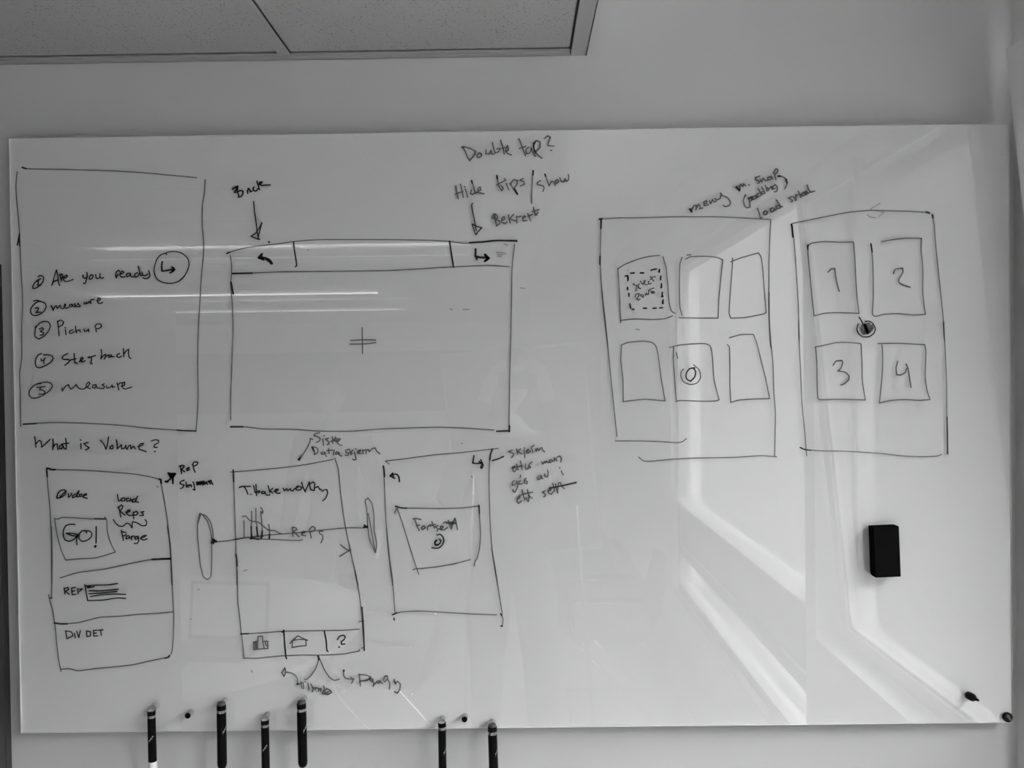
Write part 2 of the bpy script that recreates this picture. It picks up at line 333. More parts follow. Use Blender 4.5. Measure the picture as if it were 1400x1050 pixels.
# ------------------------------------------------------------------ the glass whiteboard
BC = Vector((0, 0, 1.7665)); HW, HH = 1.0, 0.5996
board = empty('glass_whiteboard', (0, WY, BC.z-HH), label='large white glass whiteboard covered in hand-drawn app screens', category='whiteboard')
oz = BC.z-HH
def B(o):  # keep part geometry in board coordinates
    o.location = (0, -WY, 0); return o
bm = bmesh.new(); box(bm, -HW, HW, 0.0045, 0.0085, 0, 2*HH); B(obj('backing_panel', bm, 'back', board))
bm = bmesh.new(); box(bm, -HW, HW, 0.0, 0.0043, 0, 2*HH)
for f in bm.faces:
    n = f.normal; f.material_index = 0
bm.normal_update()
for f in bm.faces: f.material_index = 0 if f.normal.y < -0.5 else (1 if f.normal.y > 0.5 else 2)
B(obj('glass_pane', bm, ['glass', 'clear', 'edge'], board))
for sx_ in (-1, 1):
    for sz in (0.1, 2*HH-0.1):
        bm = bmesh.new(); lathe(bm, [(0, 0), (0.014, 0), (0.014, 0.0264), (0, 0.0264)], 16, along((sx_*0.85, 0.0086, sz), (sx_*0.85, 0.035, sz))); B(obj('wall_mount', bm, 'steel', board))

def parse(s, ox, oy, sc):
    out = []
    for st in s.strip(';').split(';'):
        pts = [tuple(map(float, q.split(','))) for q in st.split()]
        w = [hit(ox+x/sc, oy+y/sc, 0.0) for x, y in pts]
        out.append([Vector((p.x, p.z-oz)) for p in w])
    return out
def smooth_line(P):
    "Catmull-Rom through the points, broken at sharp corners"
    if len(P) < 3: return [P]
    runs = [[P[0]]]
    for i in range(1, len(P)-1):
        a = (P[i]-P[i-1]); b = (P[i+1]-P[i]); runs[-1].append(P[i])
        if a.length > 1e-6 and b.length > 1e-6 and a.angle(b) > math.radians(62): runs.append([P[i]])
    runs[-1].append(P[-1]); res = []
    for R in runs:
        if len(R) < 3: res.append(R); continue
        o = []
        for i in range(len(R)-1):
            p0 = R[i-1] if i else R[0]*2-R[1]; p1, p2 = R[i], R[i+1]; p3 = R[i+2] if i+2 < len(R) else R[-1]*2-R[-2]
            L = (p2-p1).length; m1 = (p2-p0); m2 = (p3-p1)
            m1 = m1*min(0.5, 0.6*L/max(m1.length, 1e-6)); m2 = m2*min(0.5, 0.6*L/max(m2.length, 1e-6))
            K = max(2, min(5, int(L/0.004)))
            for k in range(K):
                t = k/K; t2, t3 = t*t, t*t*t
                o.append(p1*(2*t3-3*t2+1)+m1*(t3-2*t2+t)+p2*(-2*t3+3*t2)+m2*(t3-t2))
        o.append(R[-1]); res.append(o)
    return res
def ribbon(bm, L, w, y, mi):
    L2 = [L[0]]
    for p in L[1:]:
        if (p-L2[-1]).length > 1e-5: L2.append(p)
    L = L2; n = len(L)
    if n == 1: L = [L[0], L[0]+Vector((0.0008, 0.0004))]; n = 2
    pr = []; ph = random.random()*99
    for i in range(n):
        t = (L[min(i+1, n-1)]-L[max(i-1, 0)])
        if t.length < 1e-9: t = Vector((1, 0))
        t.normalize(); nn = Vector((-t.y, t.x))
        k = w*0.5*(1+0.16*noise.noise(Vector((L[i].x*60, L[i].y*60, ph))))
        pr.append((bm.verts.new((L[i].x+nn.x*k, y, L[i].y+nn.y*k)), bm.verts.new((L[i].x-nn.x*k, y, L[i].y-nn.y*k))))
    for i in range(n-1):
        f = bm.faces.new((pr[i][0], pr[i][1], pr[i+1][1], pr[i+1][0])); f.material_index = mi
    for end, nb in ((0, 1), (n-1, n-2)):
        d = (L[end]-L[nb]).normalized(); c = L[end]; e = Vector((-d.y, d.x)); h = w*0.5
        arc = [bm.verts.new((c.x+(e.x*math.cos(a)+d.x*math.sin(a))*h, y, c.y+(e.y*math.cos(a)+d.y*math.sin(a))*h)) for a in [math.pi*k/5 for k in range(6)]]
        f = bm.faces.new(arc); f.material_index = mi
# INK: (name, label, ox, oy, scale, width_px, tone, strokes) - hand-drawn marks, traced and projected on the glass
INK = [
('drawn_frame','large hand-drawn screen outline at the upper left of the board',0,0,1,1.9,1,
 '30.6,229 36,230.7 86,231.6 146,233.3 193,236 246,240.8 269,243;23.6,235 22,252 22.5,269 25.3,297 26.8,321 27.4,336 29,370 30.6,396 31,420 29.6,456 30,488 27,510 28,540 28.6,583;280.3,246 279.6,263 276.9,280 276.4,306 278.6,331 278,353 276,370 274,402 271,456 270.4,500 271,540 269.6,570 268,589;32,580 68.6,577.8 110,578.3 160,581 205,585.6 242,588.1 268,589.2'),
('drawn_frame',None,0,0,1,2.6,0,'27,320 24,335;26.5,322 27.2,336;242,588 250,588.6 268,589.3;32,580 50,579;30.6,229 36,230.7'),
('circled_numeral',"circled numeral 1",30,355,10,2.2,0, '225,235 250,218 285,225 300,255 285,310 240,360 190,390 155,395 150,370 175,320 215,280 260,262;228,290 225,335;205,345 260,350;215,300 230,285'),
('handwriting',"handwritten words 'Are you'",30,355,10,2.2,0, '412,350 430,290 450,210 475,140 490,220 500,290 512,345 520,350;425,300 490,280;412,350 435,290;520,200 530,250 540,295;522,215 545,195 560,215 550,250 540,280;560,240 600,250 625,225 610,212 580,230 570,270 590,298 640,295 700,270;845,225 835,215 840,245 865,255 890,235;890,175 895,230 880,280 870,320 850,330 845,320;935,220 920,250 930,270 965,255 975,215 950,205 930,225;1010,205 1015,250 1040,260 1065,240 1070,190;1070,240 1085,255 1115,248'),
('handwriting',"handwritten word 'ready' in black marker",140,330,10,2.3,0,
 '195,500 185,480 185,440 200,410 225,395 240,415;190,495 215,450;240,450 275,440 295,420 275,405 250,425 240,465 265,490 310,485;385,440 350,435 325,460 340,485 370,470 385,440 390,480 430,490;480,430 455,440 440,465 455,490 490,475 510,430;490,340 505,400 520,450 530,470 555,460;545,420 550,455 585,470 620,445;635,400 645,440 650,480 620,508 580,510 560,500'),
('drawn_arrow','circled bent arrow beside the word ready',140,330,10,2.0,0,
 '880,183 870,165 830,170 780,200 740,260 715,340 708,410 725,475 760,525 820,560 900,575 970,572 1040,548 1110,490 1160,410 1185,330 1180,260 1140,200 1070,155 990,138 920,143 870,158'),
('drawn_arrow',None,140,330,10,2.8,0,'820,280 812,340 815,408;815,408 870,400 960,385;950,350 975,365 990,385 965,410 925,432;960,360 985,385 955,405'),
('circled_numeral',"circled numeral 2",30,355,10,2.1,0, '165,568 200,555 225,560;250,565 210,580 160,620 125,670 120,720 150,758 200,765 260,740 310,700 335,640 320,600 270,575 235,570;185,665 215,655 230,665 220,690 195,725 230,720 260,718'),
('handwriting',"handwritten word 'measure' after the circled 2",30,355,10,2.1,0, '405,630 415,660 430,695;400,640 425,665;430,690 445,655 470,630 480,660 490,665;490,665 510,640 525,625 535,660 555,670 575,660;575,640 600,625 590,605 580,640 600,665 640,655;680,610 650,620 655,645 680,640 690,610 700,640 720,635;730,600 715,615 745,625 735,645 715,640;775,595 760,610 790,620 800,640 770,645 750,640;850,585 855,605 880,600 885,580 890,600 910,595 920,570;920,575 945,600 940,560 950,548 985,545;1025,565 1060,560 1075,535 1050,525 1035,550 1040,590 1070,600 1105,585'),
('circled_numeral',"circled numeral 3",0,360,5,2.1,0, '245,430 240,470 240,500 265,518 300,500 335,460 345,425 330,400 300,398 270,410 245,440;270,450 290,440 300,450 275,465 300,475 295,490 275,490'),
('handwriting',"handwritten word 'Pickup'",0,360,5,2.1,0, '395,395 400,440 405,495;393,400 415,388 435,400 430,420 405,435;448,455 452,488;445,440 450,443;500,455 480,460 475,475 490,480 510,465;517,430 522,475;522,475 530,458 545,455 550,470;575,450 580,465 600,460 605,450 610,468;650,430 665,415 690,415 695,430 680,445 660,448;652,430 660,470'),
('circled_numeral',"circled numeral 4",30,460,8.75,2.2,0, '238,205 200,220 170,265 162,320 175,365 215,375 280,350 345,310 375,265 360,230 310,218 260,220;230,270 235,290 265,285 275,260;280,258 265,280 265,325'),
('handwriting',"handwritten word 'Stepback'",30,460,8.75,2.2,0, '550,205 500,230 480,255 500,275 560,275 575,290 550,320 515,345;625,205 630,260 635,310;585,280 650,265;635,315 665,322;690,300 715,285 735,260 715,250 700,275 720,305 760,290;790,250 810,245 830,245 835,280 825,320;800,255 880,228;825,325 845,325;950,160 955,200 945,270;945,265 980,225 1005,215 1000,250 985,270;1015,235 1050,220 1040,250 1065,245 1070,220 1080,245 1105,240;1170,205 1140,220 1135,240 1165,250 1195,235;1215,145 1218,190 1220,240;1220,215 1255,165 1280,155 1275,200 1285,250 1305,265'),
('circled_numeral',"circled numeral 5",30,460,8.75,2.0,0, '228,565 180,570 130,600 92,650 88,700 120,735 180,735 260,700 330,650 365,600 350,560 290,545 230,555 170,570;180,610 280,598;225,605 215,640 250,640 280,665 260,690 205,690'),
('handwriting',"handwritten word 'measure' after the circled 5",30,460,8.75,2.0,0, '480,615 485,655;485,650 520,600 560,575 570,610 590,630 630,600 650,575 665,600 690,625 740,630 775,600;760,610 790,600 815,560 800,545 770,575 780,610 820,625;890,575 850,585 845,610 875,620 890,585 900,615 930,620;985,565 960,580 990,600 980,625 940,620;1010,590 1020,615 1060,610 1080,580 1085,610 1110,600;1140,555 1150,595 1160,640;1150,580 1175,555 1200,555;1190,600 1230,580 1230,545 1205,560 1200,600 1230,630 1315,605'),
('handwriting',"handwritten question 'What is Volume?'",35,580,7,2.2,0,
 '88,120 95,160 100,220;100,190 130,155 150,165 155,220;155,220 200,180 235,145;262,140 265,190 262,245;262,225 285,190 305,190 310,245;355,200 330,205 325,235 350,235 360,205 370,235 385,235;385,135 390,180 390,238;345,190 415,180;530,185 532,235;525,150 532,152;600,175 560,185 580,205 610,225 590,240 575,245;720,155 750,190 770,240;770,240 785,190 795,120;830,205 810,215 810,235 835,235 840,210 830,200;870,150 878,195 880,235;880,235 900,215 920,195 920,235 945,230 960,200;960,200 965,235;975,240 985,210 1005,200 1010,235 1035,210 1050,235;1075,215 1110,205 1130,185 1105,185 1085,210 1090,240 1155,262;1205,160 1240,148 1275,155 1270,180 1235,195 1230,220 1260,222;1235,262 1242,260'),
('drawn_frame','hand-drawn phone screen outline at the lower left of the board',0,560,4.375,2.0,1,
 '288,350 320,358 480,362 620,370 800,385 900,402 960,418;280,360 285,440 300,600 308,800 310,1040;960,420 975,500 1000,650 1020,850 1028,1000 1030,1050'),
('drawn_frame',None,40,720,5,2.0,1,
 '153,0 157,200 155,400 152,488;133,465 140,500 160,570 175,660 185,760 200,900 218,990;218,975 270,970 330,985 450,970 700,945 850,912 950,892 960,880;945,0 965,130 972,300 980,450 988,600 985,750 978,840 970,872;212,350 330,315 530,287 700,250 850,222 968,218;172,660 230,665 340,655 480,620 620,612 740,600 880,592 985,582'),
('drawn_frame',None,0,560,4.375,3.2,0,'280,352 292,352 305,358 330,359;280,360 283,400;910,896 1018,892;952,416 962,418 965,440'),
('drawn_frame',None,40,720,5,2.8,0,'172,658 215,664 260,664;930,898 955,890 960,880;147,488 154,488;900,220 968,218'),
('handwriting',"small handwritten word 'Ovelse' in the lower left screen",70,660,8.75,2.2,0,
 '70,170 85,120 120,90 165,85 180,105 165,145 120,175 75,185 65,175;100,180 180,95;205,130 210,175 240,145 245,125;290,135 255,155 260,180 290,165;290,165 325,130 335,95 310,130 310,170 340,160;345,165 340,140 365,135 370,160 350,165;385,160 425,145 420,130 390,140 385,175 435,185'),
('handwriting',"small handwritten words 'load Reps Farge' in the lower left screen",70,660,8.75,2.2,0,
 '795,140 800,180 810,220 840,205;860,180 835,195 845,220 880,215 885,190 860,180;930,185 900,190 905,220 945,215 950,190 965,220;1010,190 975,200 975,230 1005,225 1035,160;1005,220 1045,235;808,290 820,340 835,410;800,300 840,265 860,280 850,310 825,335;825,335 860,370 885,385;895,355 940,345 945,325 915,330 905,370 940,395 975,385;985,350 985,400 990,430;985,360 1020,340 1040,360 1020,385 990,385;1110,345 1075,350 1100,370 1105,390 1065,390;745,440 770,480 810,515 860,520 900,485 935,490 968,540;968,540 972,470 985,465 1040,485 1090,515 1135,510 1145,470 1125,440;840,570 850,610 865,690;840,580 890,595 900,600;860,640 900,620;925,630 900,645 900,670 930,660 935,640 945,665;960,640 965,685;965,650 985,635 1000,640;1030,640 1000,655 1010,680 1040,665 1040,640 1050,690 1030,725 995,725;1080,660 1120,645 1140,630 1100,635 1070,665 1100,685 1150,670'),
('drawn_frame',"hand-drawn button with the word 'GO!'",70,660,8.75,2.0,1,
 '40,430 80,435 130,415 300,420 450,430 650,432;42,430 60,560 90,700 130,830 175,925;175,925 320,910 520,900 640,870 765,830;640,410 665,440 670,560 690,660 730,760 768,828'),
('handwriting',"handwritten 'GO!' inside its button",70,660,8.75,2.4,0,
 '285,500 230,495 175,515 148,570 145,630 165,680 215,700 270,680 300,650 315,620 260,605 185,603;185,605 250,630 310,640;325,620 305,680 310,740;425,600 420,575 370,575 335,620 335,670 370,700 430,690 480,650 485,600 450,575 390,575;540,525 540,620 538,720;520,768 532,750 540,755 525,770;520,430 650,432'),
('handwriting',"small handwritten 'REP' with a bar list in the lower left screen",40,720,5,2.2,0,
 '240,420 245,460;238,425 265,415 270,430 248,442;248,442 275,462;315,415 290,420 295,465 320,462;292,442 312,438;330,425 335,460;333,428 365,425 340,445;380,395 390,450 400,505;385,405 450,400 540,398 605,388;400,418 445,410;410,438 500,438 610,427;410,458 480,455 600,443;420,478 500,465 580,460 660,463;405,505 500,502 600,488 660,490;395,410 430,412'),
('handwriting',"handwritten 'DIV DET' at the foot of the lower left screen",40,720,5,2.1,0,
 '250,712 258,765;248,712 290,720 300,745 262,765;310,728 315,760;325,715 340,758 350,710;392,715 395,750;392,712 418,718 420,745 397,752;440,712 442,748;440,710 465,708;440,728 460,727;442,748 468,746;475,708 505,705;490,708 493,742'),
('drawn_arrow','thick scribbled arrow above the lower left screen',215,615,10,3.2,0,
 '112,435 150,425 180,395 200,360;150,315 180,325 250,325;155,320 180,370 215,345 250,330;215,360 215,460;180,330 220,340 245,330 215,380;190,350 230,350 210,400 215,430;120,430 145,440'),
('handwriting',"handwritten words 'Rep Skjerm'",215,615,10,2.3,0,
 '320,225 325,270 335,325;300,225 345,210 370,220 355,250 325,270;325,270 380,300;435,240 400,260 410,285 445,270;420,260 440,245;490,200 500,260 520,305;480,205 510,165 555,170 550,200 500,225;370,415 330,430 310,455 340,475 370,480 350,515 320,530;395,440 400,510;400,490 440,475;400,485 430,510;440,490 465,480 470,505;490,440 495,445;500,455 510,510 515,550 490,540'),
('handwriting',None,215,615,10,2.8,0,'540,440 545,480 565,440 570,475 590,435 595,475 615,430 625,480 640,430 650,470;655,460 675,440 685,470;700,425 720,450 725,465;705,440 735,420 750,455 760,470'),
('drawn_loop','tall thin loop joined by a line to the middle lower screen',220,560,4.375,1.9,1,
 '232,620 220,680 220,750 228,840 235,920 255,1000 280,1017 298,1000 305,900 305,800 300,740 280,670 250,630;235,625 270,635 300,680 312,740 312,800;240,622 222,680;335,790 400,785 450,775 520,765 620,752 800,738 950,722 1100,708 1220,708'),
('drawn_loop',None,220,560,4.375,3.2,0,'312,775 335,790;303,795 330,788;315,800 313,780'),
('drawn_frame','hand-drawn results screen outline in the middle of the lower row',220,560,4.375,1.9,1,
 '415,373 500,368 700,350 860,330 1030,298;1040,290 1060,350 1075,500 1100,680 1130,830 1160,960 1180,1050;433,372 438,500 445,700 450,860 455,960 455,1050'),
('drawn_frame',None,220,560,4.375,2.9,0,'433,362 434,385 436,430;449,865 455,905 456,935'),
('drawn_frame',None,300,780,5,1.9,1,
 '122,0 125,200 140,330 150,430 160,500 168,598;925,0 955,150 970,280 980,400 990,540;145,435 300,425 440,415 600,412 720,410 850,408 955,400;165,598 250,600 400,585 560,578 700,578 850,570 955,550;955,550 958,540;970,530 985,528;955,350 985,345'),
('drawn_frame',None,300,780,5,2.6,0,'440,408 446,500 455,590 460,602;428,420 442,412;717,412 730,480 735,545 742,552;145,433 200,431;975,250 985,400 990,545'),
('handwriting',"handwritten word 'Tilbakemelding'",320,650,10,2.3,0,
 '75,165 110,150 170,150 225,150;75,160 90,158;140,155 170,200 190,255;228,258 234,258;268,140 280,190 290,235;300,125 305,200 310,275;300,230 345,210 355,225 330,240;400,215 375,230 385,250 410,245 425,220 430,250 450,270 490,265;465,140 480,190 490,230;530,175 490,210 530,240;545,215 590,210 605,190 570,190 560,220 590,245 630,240;670,175 690,210 720,180 735,210 770,180 780,205 805,210 830,180;835,180 880,155 880,140 850,160 850,195 900,200 930,170;925,95 940,150 975,225;930,170 900,150;975,215 1000,160 1030,90;1025,90 1050,195 1090,205;1045,110 1080,90 1105,110 1100,150 1100,200;1105,170 1150,150 1170,190;1180,185 1215,215 1235,195 1270,195 1280,240 1255,310 1215,345'),
('drawn_chart',"small drawn bar chart with a falling curve",320,650,10,2.0,1,
 '135,620 138,700 138,855;240,490 242,600 235,700 235,850;298,450 300,560 300,620;300,620 315,700 325,840;365,490 375,600 385,700 385,845;365,435 395,480 390,520 370,490;475,670 485,760 485,860;115,565 160,555 200,600 250,630 330,635 385,680 440,725 480,750 560,755 610,785 660,800;0,880 100,860 220,845 400,832;220,865 400,870 600,878 750,885 900,888 935,875'),
('drawn_chart',None,320,650,10,3.0,0,'235,700 238,790 245,850;310,710 320,790 325,830;225,865 260,860 340,872;385,760 380,840 370,860;485,800 484,858'),
('handwriting',"handwritten word 'Reps' beside the bar chart",320,650,10,2.2,1,
 '800,705 803,770 805,830;800,710 845,715 860,740 815,765;815,765 890,840;930,790 970,780 960,765 930,775 925,815 980,825;1030,745 1045,800 1055,855;1030,740 1070,695 1110,715 1100,750 1050,770;1215,765 1165,760 1165,790 1210,815 1215,860 1190,920'),
('drawn_arrow','small hand-drawn chevron on the edge of the results screen',220,560,4.375,2.2,1,'1075,808 1115,838 1135,840;1135,838 1070,878'),
('drawn_icon','small hand-drawn bar chart icon',320,860,7,2.2,1,'188,125 190,195 325,185 322,115 280,120;230,70 228,130 225,190;230,70 272,68 275,120 290,190;205,125 205,190;300,120 305,150 318,160;215,120 215,190;188,125 225,122'),
('drawn_icon','small hand-drawn house icon',320,860,7,2.2,1,'535,138 560,110 612,65 650,85 705,108;560,108 630,98 690,102;557,120 557,175;557,175 620,165 690,158 687,105'),
('drawn_icon','small hand-drawn question mark icon',320,860,7,2.4,0,'990,100 1010,70 1045,58 1065,75 1050,105 1025,120 1030,145 1060,142;1003,172 1010,172'),
('handwriting',"handwritten words 'Siste Dataskjerm' with a leader line",400,580,10,2.1,1,
 '370,118 310,130 290,155 340,170 375,190 370,225 325,250;415,200 425,290;425,155 435,158;490,190 450,205 490,235 500,265 470,280;540,170 555,230 545,260;520,240 600,190;590,170 570,215 600,240;600,235 640,225 650,200 620,200 610,240 640,280 675,290;265,310 290,360 310,410;275,310 330,320 350,360 330,400 295,410;420,375 390,390 400,410 440,400 440,380 450,420 465,440;490,330 500,400;470,360 550,355;570,355 565,400 560,420;620,375 590,385 590,410 625,405 630,385 640,420 675,435;770,340 725,360 730,385 770,395 760,425 720,425;780,345 800,420;790,385 830,350;800,385 820,405;860,335 870,335;845,380 860,440 870,480 840,490 820,475;890,385 925,375 930,350 900,360 895,400 940,400;955,350 965,405;960,365 1000,350;1005,400 1010,360 1035,345 1050,375;1050,375 1085,335 1130,325 1150,365 1195,405;275,205 245,195 240,235 200,320 150,400 90,485'),
('handwriting',None,400,580,10,3.2,0,'110,455 88,485;80,480 92,488;270,315 292,360'),
('drawn_loop','narrow loop at the right end of the long line',220,560,4.375,1.9,1,
 '1225,540 1240,530 1262,560 1275,640 1275,720 1290,800 1285,855;1222,545 1232,600 1238,700 1250,780 1283,855;1240,620 1255,700 1272,800 1283,850'),
('drawn_loop',None,220,560,4.375,3.4,0,'1218,692 1235,705;1215,704 1236,698'),
('drawn_frame','hand-drawn screen outline with a button right of the middle of the lower row',480,560,4.375,1.8,1,
 '205,308 350,290 500,270 650,258 780,243 880,232;205,308 228,325;193,340 200,450 205,600 215,750 230,900 248,1050;845,235 830,290 825,400 828,560 833,700 845,850 870,1000 876,1050'),
('drawn_frame',None,480,560,4.375,2.9,0,'193,338 197,360 200,400;845,236 833,270 830,300'),
('drawn_frame',None,480,700,4.375,1.7,1,
 '213,100 225,250 248,400 262,600;248,612 300,598 400,592 520,598 700,608 870,615;842,220 860,340 880,460 905,610;895,612 910,640 903,682'),
('drawn_frame',None,480,700,4.375,2.6,0,'248,614 275,602;894,608 902,620;257,635 258,645;895,682 905,682'),
('drawn_arrow','small bent arrow in the top right corner of the screen with a button',480,560,4.375,2.5,0,
 '735,275 728,320 760,322 785,318;775,300 790,335 780,352;765,310 783,325 775,348'),
('drawn_arrow','tiny bent arrow in the top left corner of the screen with a button',480,560,4.375,2.5,0,'235,395 270,385 285,400 290,430;250,380 233,397 262,410;250,385 255,410'),
('drawn_mark','short dash leading to the note beside the screen',480,560,4.375,2.5,0,'845,305 880,295 912,280'),
('drawn_frame',"hand-drawn button with the word 'Fortsett'",530,680,10,2.0,1,
 '105,115 120,130 200,145 400,148 700,152 1000,145 1245,118;125,135 200,350 290,640 390,950 425,1050;93,215 125,150;1245,105 1255,250 1270,500 1255,700 1225,830 1195,880 1182,935;350,992 370,978 480,970 700,945 920,905 1130,850'),
('drawn_frame',None,530,680,10,2.8,0,'108,120 180,142 260,147;1247,110 1254,220'),
('handwriting',"handwritten word 'Fortsett' inside the button",530,680,10,2.3,1,
 '350,295 380,285 455,303;370,300 400,380 430,455;395,390 435,375;475,400 460,420 480,440 515,415 500,390 475,395;545,445 550,400 580,375 590,370;605,330 620,380 640,420;580,390 650,370;690,385 650,400 690,430 680,460;705,430 740,425 760,400 725,395 720,440 770,445 820,410;765,350 790,335 820,340;830,315 845,380 870,430;800,355 900,330;870,425 900,340 920,285 935,340 955,440;850,360 940,350;850,360 940,350'),
('drawn_icon','small double circle under the word Fortsett',530,680,10,2.4,0,'675,515 710,502 750,530 768,590 745,655 690,695 605,688;670,585 645,610 655,650 690,650 720,620 730,585 705,575'),
('drawn_icon',None,530,680,10,2.9,0,'670,585 645,612 655,650 690,648'),
('handwriting',"handwritten note 'skjerm etter man gar av i ett sett'",685,600,11.667,2.2,1,
 '180,180 140,195 125,210 180,225 205,240 190,275 165,300;248,160 255,210 265,245;310,160 265,205 330,240;370,140 376,150;365,170 375,230 380,300;405,200 440,185 435,165 410,180 410,225 450,220 470,190;480,150 500,180 505,220;480,150 490,130 530,100;545,160 560,200 575,150 600,190;600,190 625,150 650,140 665,180 695,208;170,465 210,455 215,435 190,450 190,510 215,525 250,480;245,400 265,470 275,490;215,460 300,440;310,355 325,420 335,490;290,440 340,430;390,400 385,450 400,485 430,480 440,440;440,430 460,390 495,370;440,430 470,450 460,470;645,365 665,405 690,360 700,385 720,350 740,380 760,375;800,330 765,350 775,380 805,365 815,340 830,360;845,300 855,355;850,340 875,310 890,350;900,290 930,275 960,300 950,370;215,665 185,690 180,735 215,735 250,690;240,670 270,740 255,790 225,850 195,840 190,810;300,620 315,600 310,580;310,670 285,690 290,720 340,715;400,630 370,660 370,700 410,715 420,680 385,670;620,580 590,620 590,650 620,640 640,590 650,630 665,635;695,560 700,600 735,610;740,495 752,540 745,600;930,460 940,465;960,510 975,545 992,578;260,960 300,940 300,915 265,935 255,1000 280,1030 330,990;335,810 350,880 375,975;300,900 400,870;375,975 400,940 430,1000;420,810 440,900 470,930 495,945;400,870 505,850;440,990 450,900;700,830 660,850 700,880 710,905 680,925;750,830 790,820 800,790 760,810 755,860 800,885 830,850;825,710 845,780 850,840;770,785 860,775 1000,735 1200,690;900,860 905,790 920,700 950,700 970,760 1010,795;870,720 885,800 905,860'),
('handwriting',None,0,0,1,1.8,0,'751,667 770,664 788,660'),
('drawn_frame','wide hand-drawn screen outline in the upper middle of the board',290,220,5.8333,1.9,1,
 '118,737 200,710 260,695 360,680 500,665 640,645 780,632 900,628 1200,628 1400,628;145,755 155,830 155,900 150,970;160,898 300,895 550,885 850,882 1200,878 1400,875'),
('drawn_frame',None,0,0,1,1.9,1,
 '530,327.7 560,328 590,328.6 614,330 632,332.5 642,332.6;530,370 560,368.5 600,366 640,364 670,363 696,364.6;315,386 318,420 318.5,456 317,500 315.5,540 315.6,574;703.5,334 701.5,350 700,370 699.5,400 698.5,450 697.5,490 696.5,530 695.8,588;315.5,583.5 335,583.5 360,586.5 400,587 440,589.5 480,589.5 520,586.5 560,585 600,584 640,585.5 675,588'),
('drawn_frame',None,0,0,1,3,0,'316,386 319,402;642,332 660,330.8 680,328.8 706,329.3;614.6,330 617,346 620,365;679,589.6 696.5,589;706,329 706.5,330;318,374 345,373.5;315.5,583.5 332,583.5;696.5,582 696.3,590'),
('drawn_frame',None,290,220,5.8333,2.6,0,'650,648 655,700 668,780 675,835 665,845;118,737 140,730'),
('handwriting',"handwritten word 'Back'",310,235,17.5,2.6,0,
 '145,425 165,395 220,365 260,345;250,345 235,400 250,430;265,340 250,400 190,470 180,490 260,485;215,370 260,400 230,430 250,450;260,400 250,480 290,550 280,605;270,470 340,445 395,470 385,530 345,590 280,600;520,395 500,460 505,515;490,460 540,410 560,440 560,480 600,465;655,365 635,390 635,440 680,460 720,450 750,400;725,220 745,290 765,360 785,425;840,240 790,250 780,290 830,275 850,245;780,300 830,325 900,320 1040,315'),
('drawn_arrow','hand-drawn down arrow under the word Back',290,220,5.8333,2.1,0,
 '332,325 338,400 350,480 360,560 370,620 380,626;370,625 310,602 350,575 385,520 397,492;397,492 380,560 370,600;332,325 333,340'),
('drawn_arrow','thick curved back arrow in the wide screen bar',290,220,5.8333,3.4,0,'480,820 460,790 430,775 385,768;400,742 370,772 412,788;395,755 385,772 400,780;470,820 455,800 430,785'),
('handwriting',"handwritten question 'Double tap?'",620,180,7.778,2.2,1,
 '88,170 105,160;100,165 130,220 150,270 175,312;105,160 180,180 235,210 225,250 180,300;275,225 250,245 250,270 275,278 300,255 290,230 265,232;345,195 345,235 380,240 400,200;400,200 405,240 430,240;412,115 425,170 445,230;440,225 480,215 495,180 460,185;500,90 520,150 540,240;515,180 545,170;555,215 585,195 575,150 555,190 570,230 615,248;695,75 715,120 740,190 765,255;700,180 770,155;800,165 770,190 775,235 810,230 830,180;825,170 840,215 870,265;850,120 860,200 900,250 940,285;850,130 880,95 920,110 920,170 880,210 860,200;880,100 850,150 870,230;965,75 1000,45 1030,60 1010,110 1005,150 1070,155;1032,200 1045,200'),
('handwriting',"handwritten words 'Hide tips / show'",620,180,7.778,2.2,1,
 '25,580 35,650 52,715;75,560 90,630 105,700;20,665 100,635;125,610 140,650 150,700;118,585 125,590;190,620 180,660 205,670 235,640;195,520 215,590 235,660;245,650 290,620 285,590 265,600 260,650 325,660;462,465 470,520 480,570;475,570 515,630 530,600 500,570;460,565 560,515;540,500 545,505;560,550 575,590 590,620;605,550 630,600 680,670;600,560 640,510 680,520 675,560 645,600;740,500 705,520 750,535 755,560 710,580;848,415 840,500 835,600 830,700 833,760;925,520 890,545 895,565 950,575 965,600 950,635;975,455 995,520 1018,580;1018,575 1040,530 1065,535 1080,575;1100,510 1080,530 1095,555 1120,530 1105,510;1130,490 1145,530 1175,535 1185,500 1200,530 1225,510 1222,455'),
('handwriting',None,620,180,7.778,2.8,0,'848,415 845,460;192,522 200,550;972,455 980,475;650,610 680,668;462,468 466,500'),
('handwriting',"handwritten word 'Bekreft'",620,180,7.778,2.3,1,
 '440,875 445,940 460,1000;410,910 430,875 460,885 470,920 440,935 490,950 490,980 455,1005;405,915 425,925 440,890;510,945 545,930 540,905 515,920 515,965 550,980 570,960;585,885 590,930 605,970;640,880 595,930 660,950;670,900 675,970;670,910 720,900;735,925 765,905 750,895 735,920 740,950 780,945;790,870 805,910 820,950;790,900 840,880;850,805 860,850 870,890 890,885;840,850 910,828;870,890 900,860'),
('drawn_arrow','hand-drawn down arrow above the right bar button',580,170,5.8333,2.1,0,
 '388,632 378,640 385,690 400,760 415,850;382,795 400,850 412,880;382,795 420,815 460,825;460,825 430,855 415,880'),
('drawn_arrow','thick bent forward arrow in the wide screen bar',560,300,7,3.6,0,'632,285 630,350;630,355 680,365 740,365;720,335 760,372 720,400;725,345 745,385 722,395;645,355 642,380'),
('drawn_mark','small grey dashes near the right bar button',560,300,7,2.0,2,'905,238 938,245;830,315 880,320 920,328;840,335 890,340;840,350 880,355;510,862 570,862;390,855 410,865;1060,655 1100,660'),
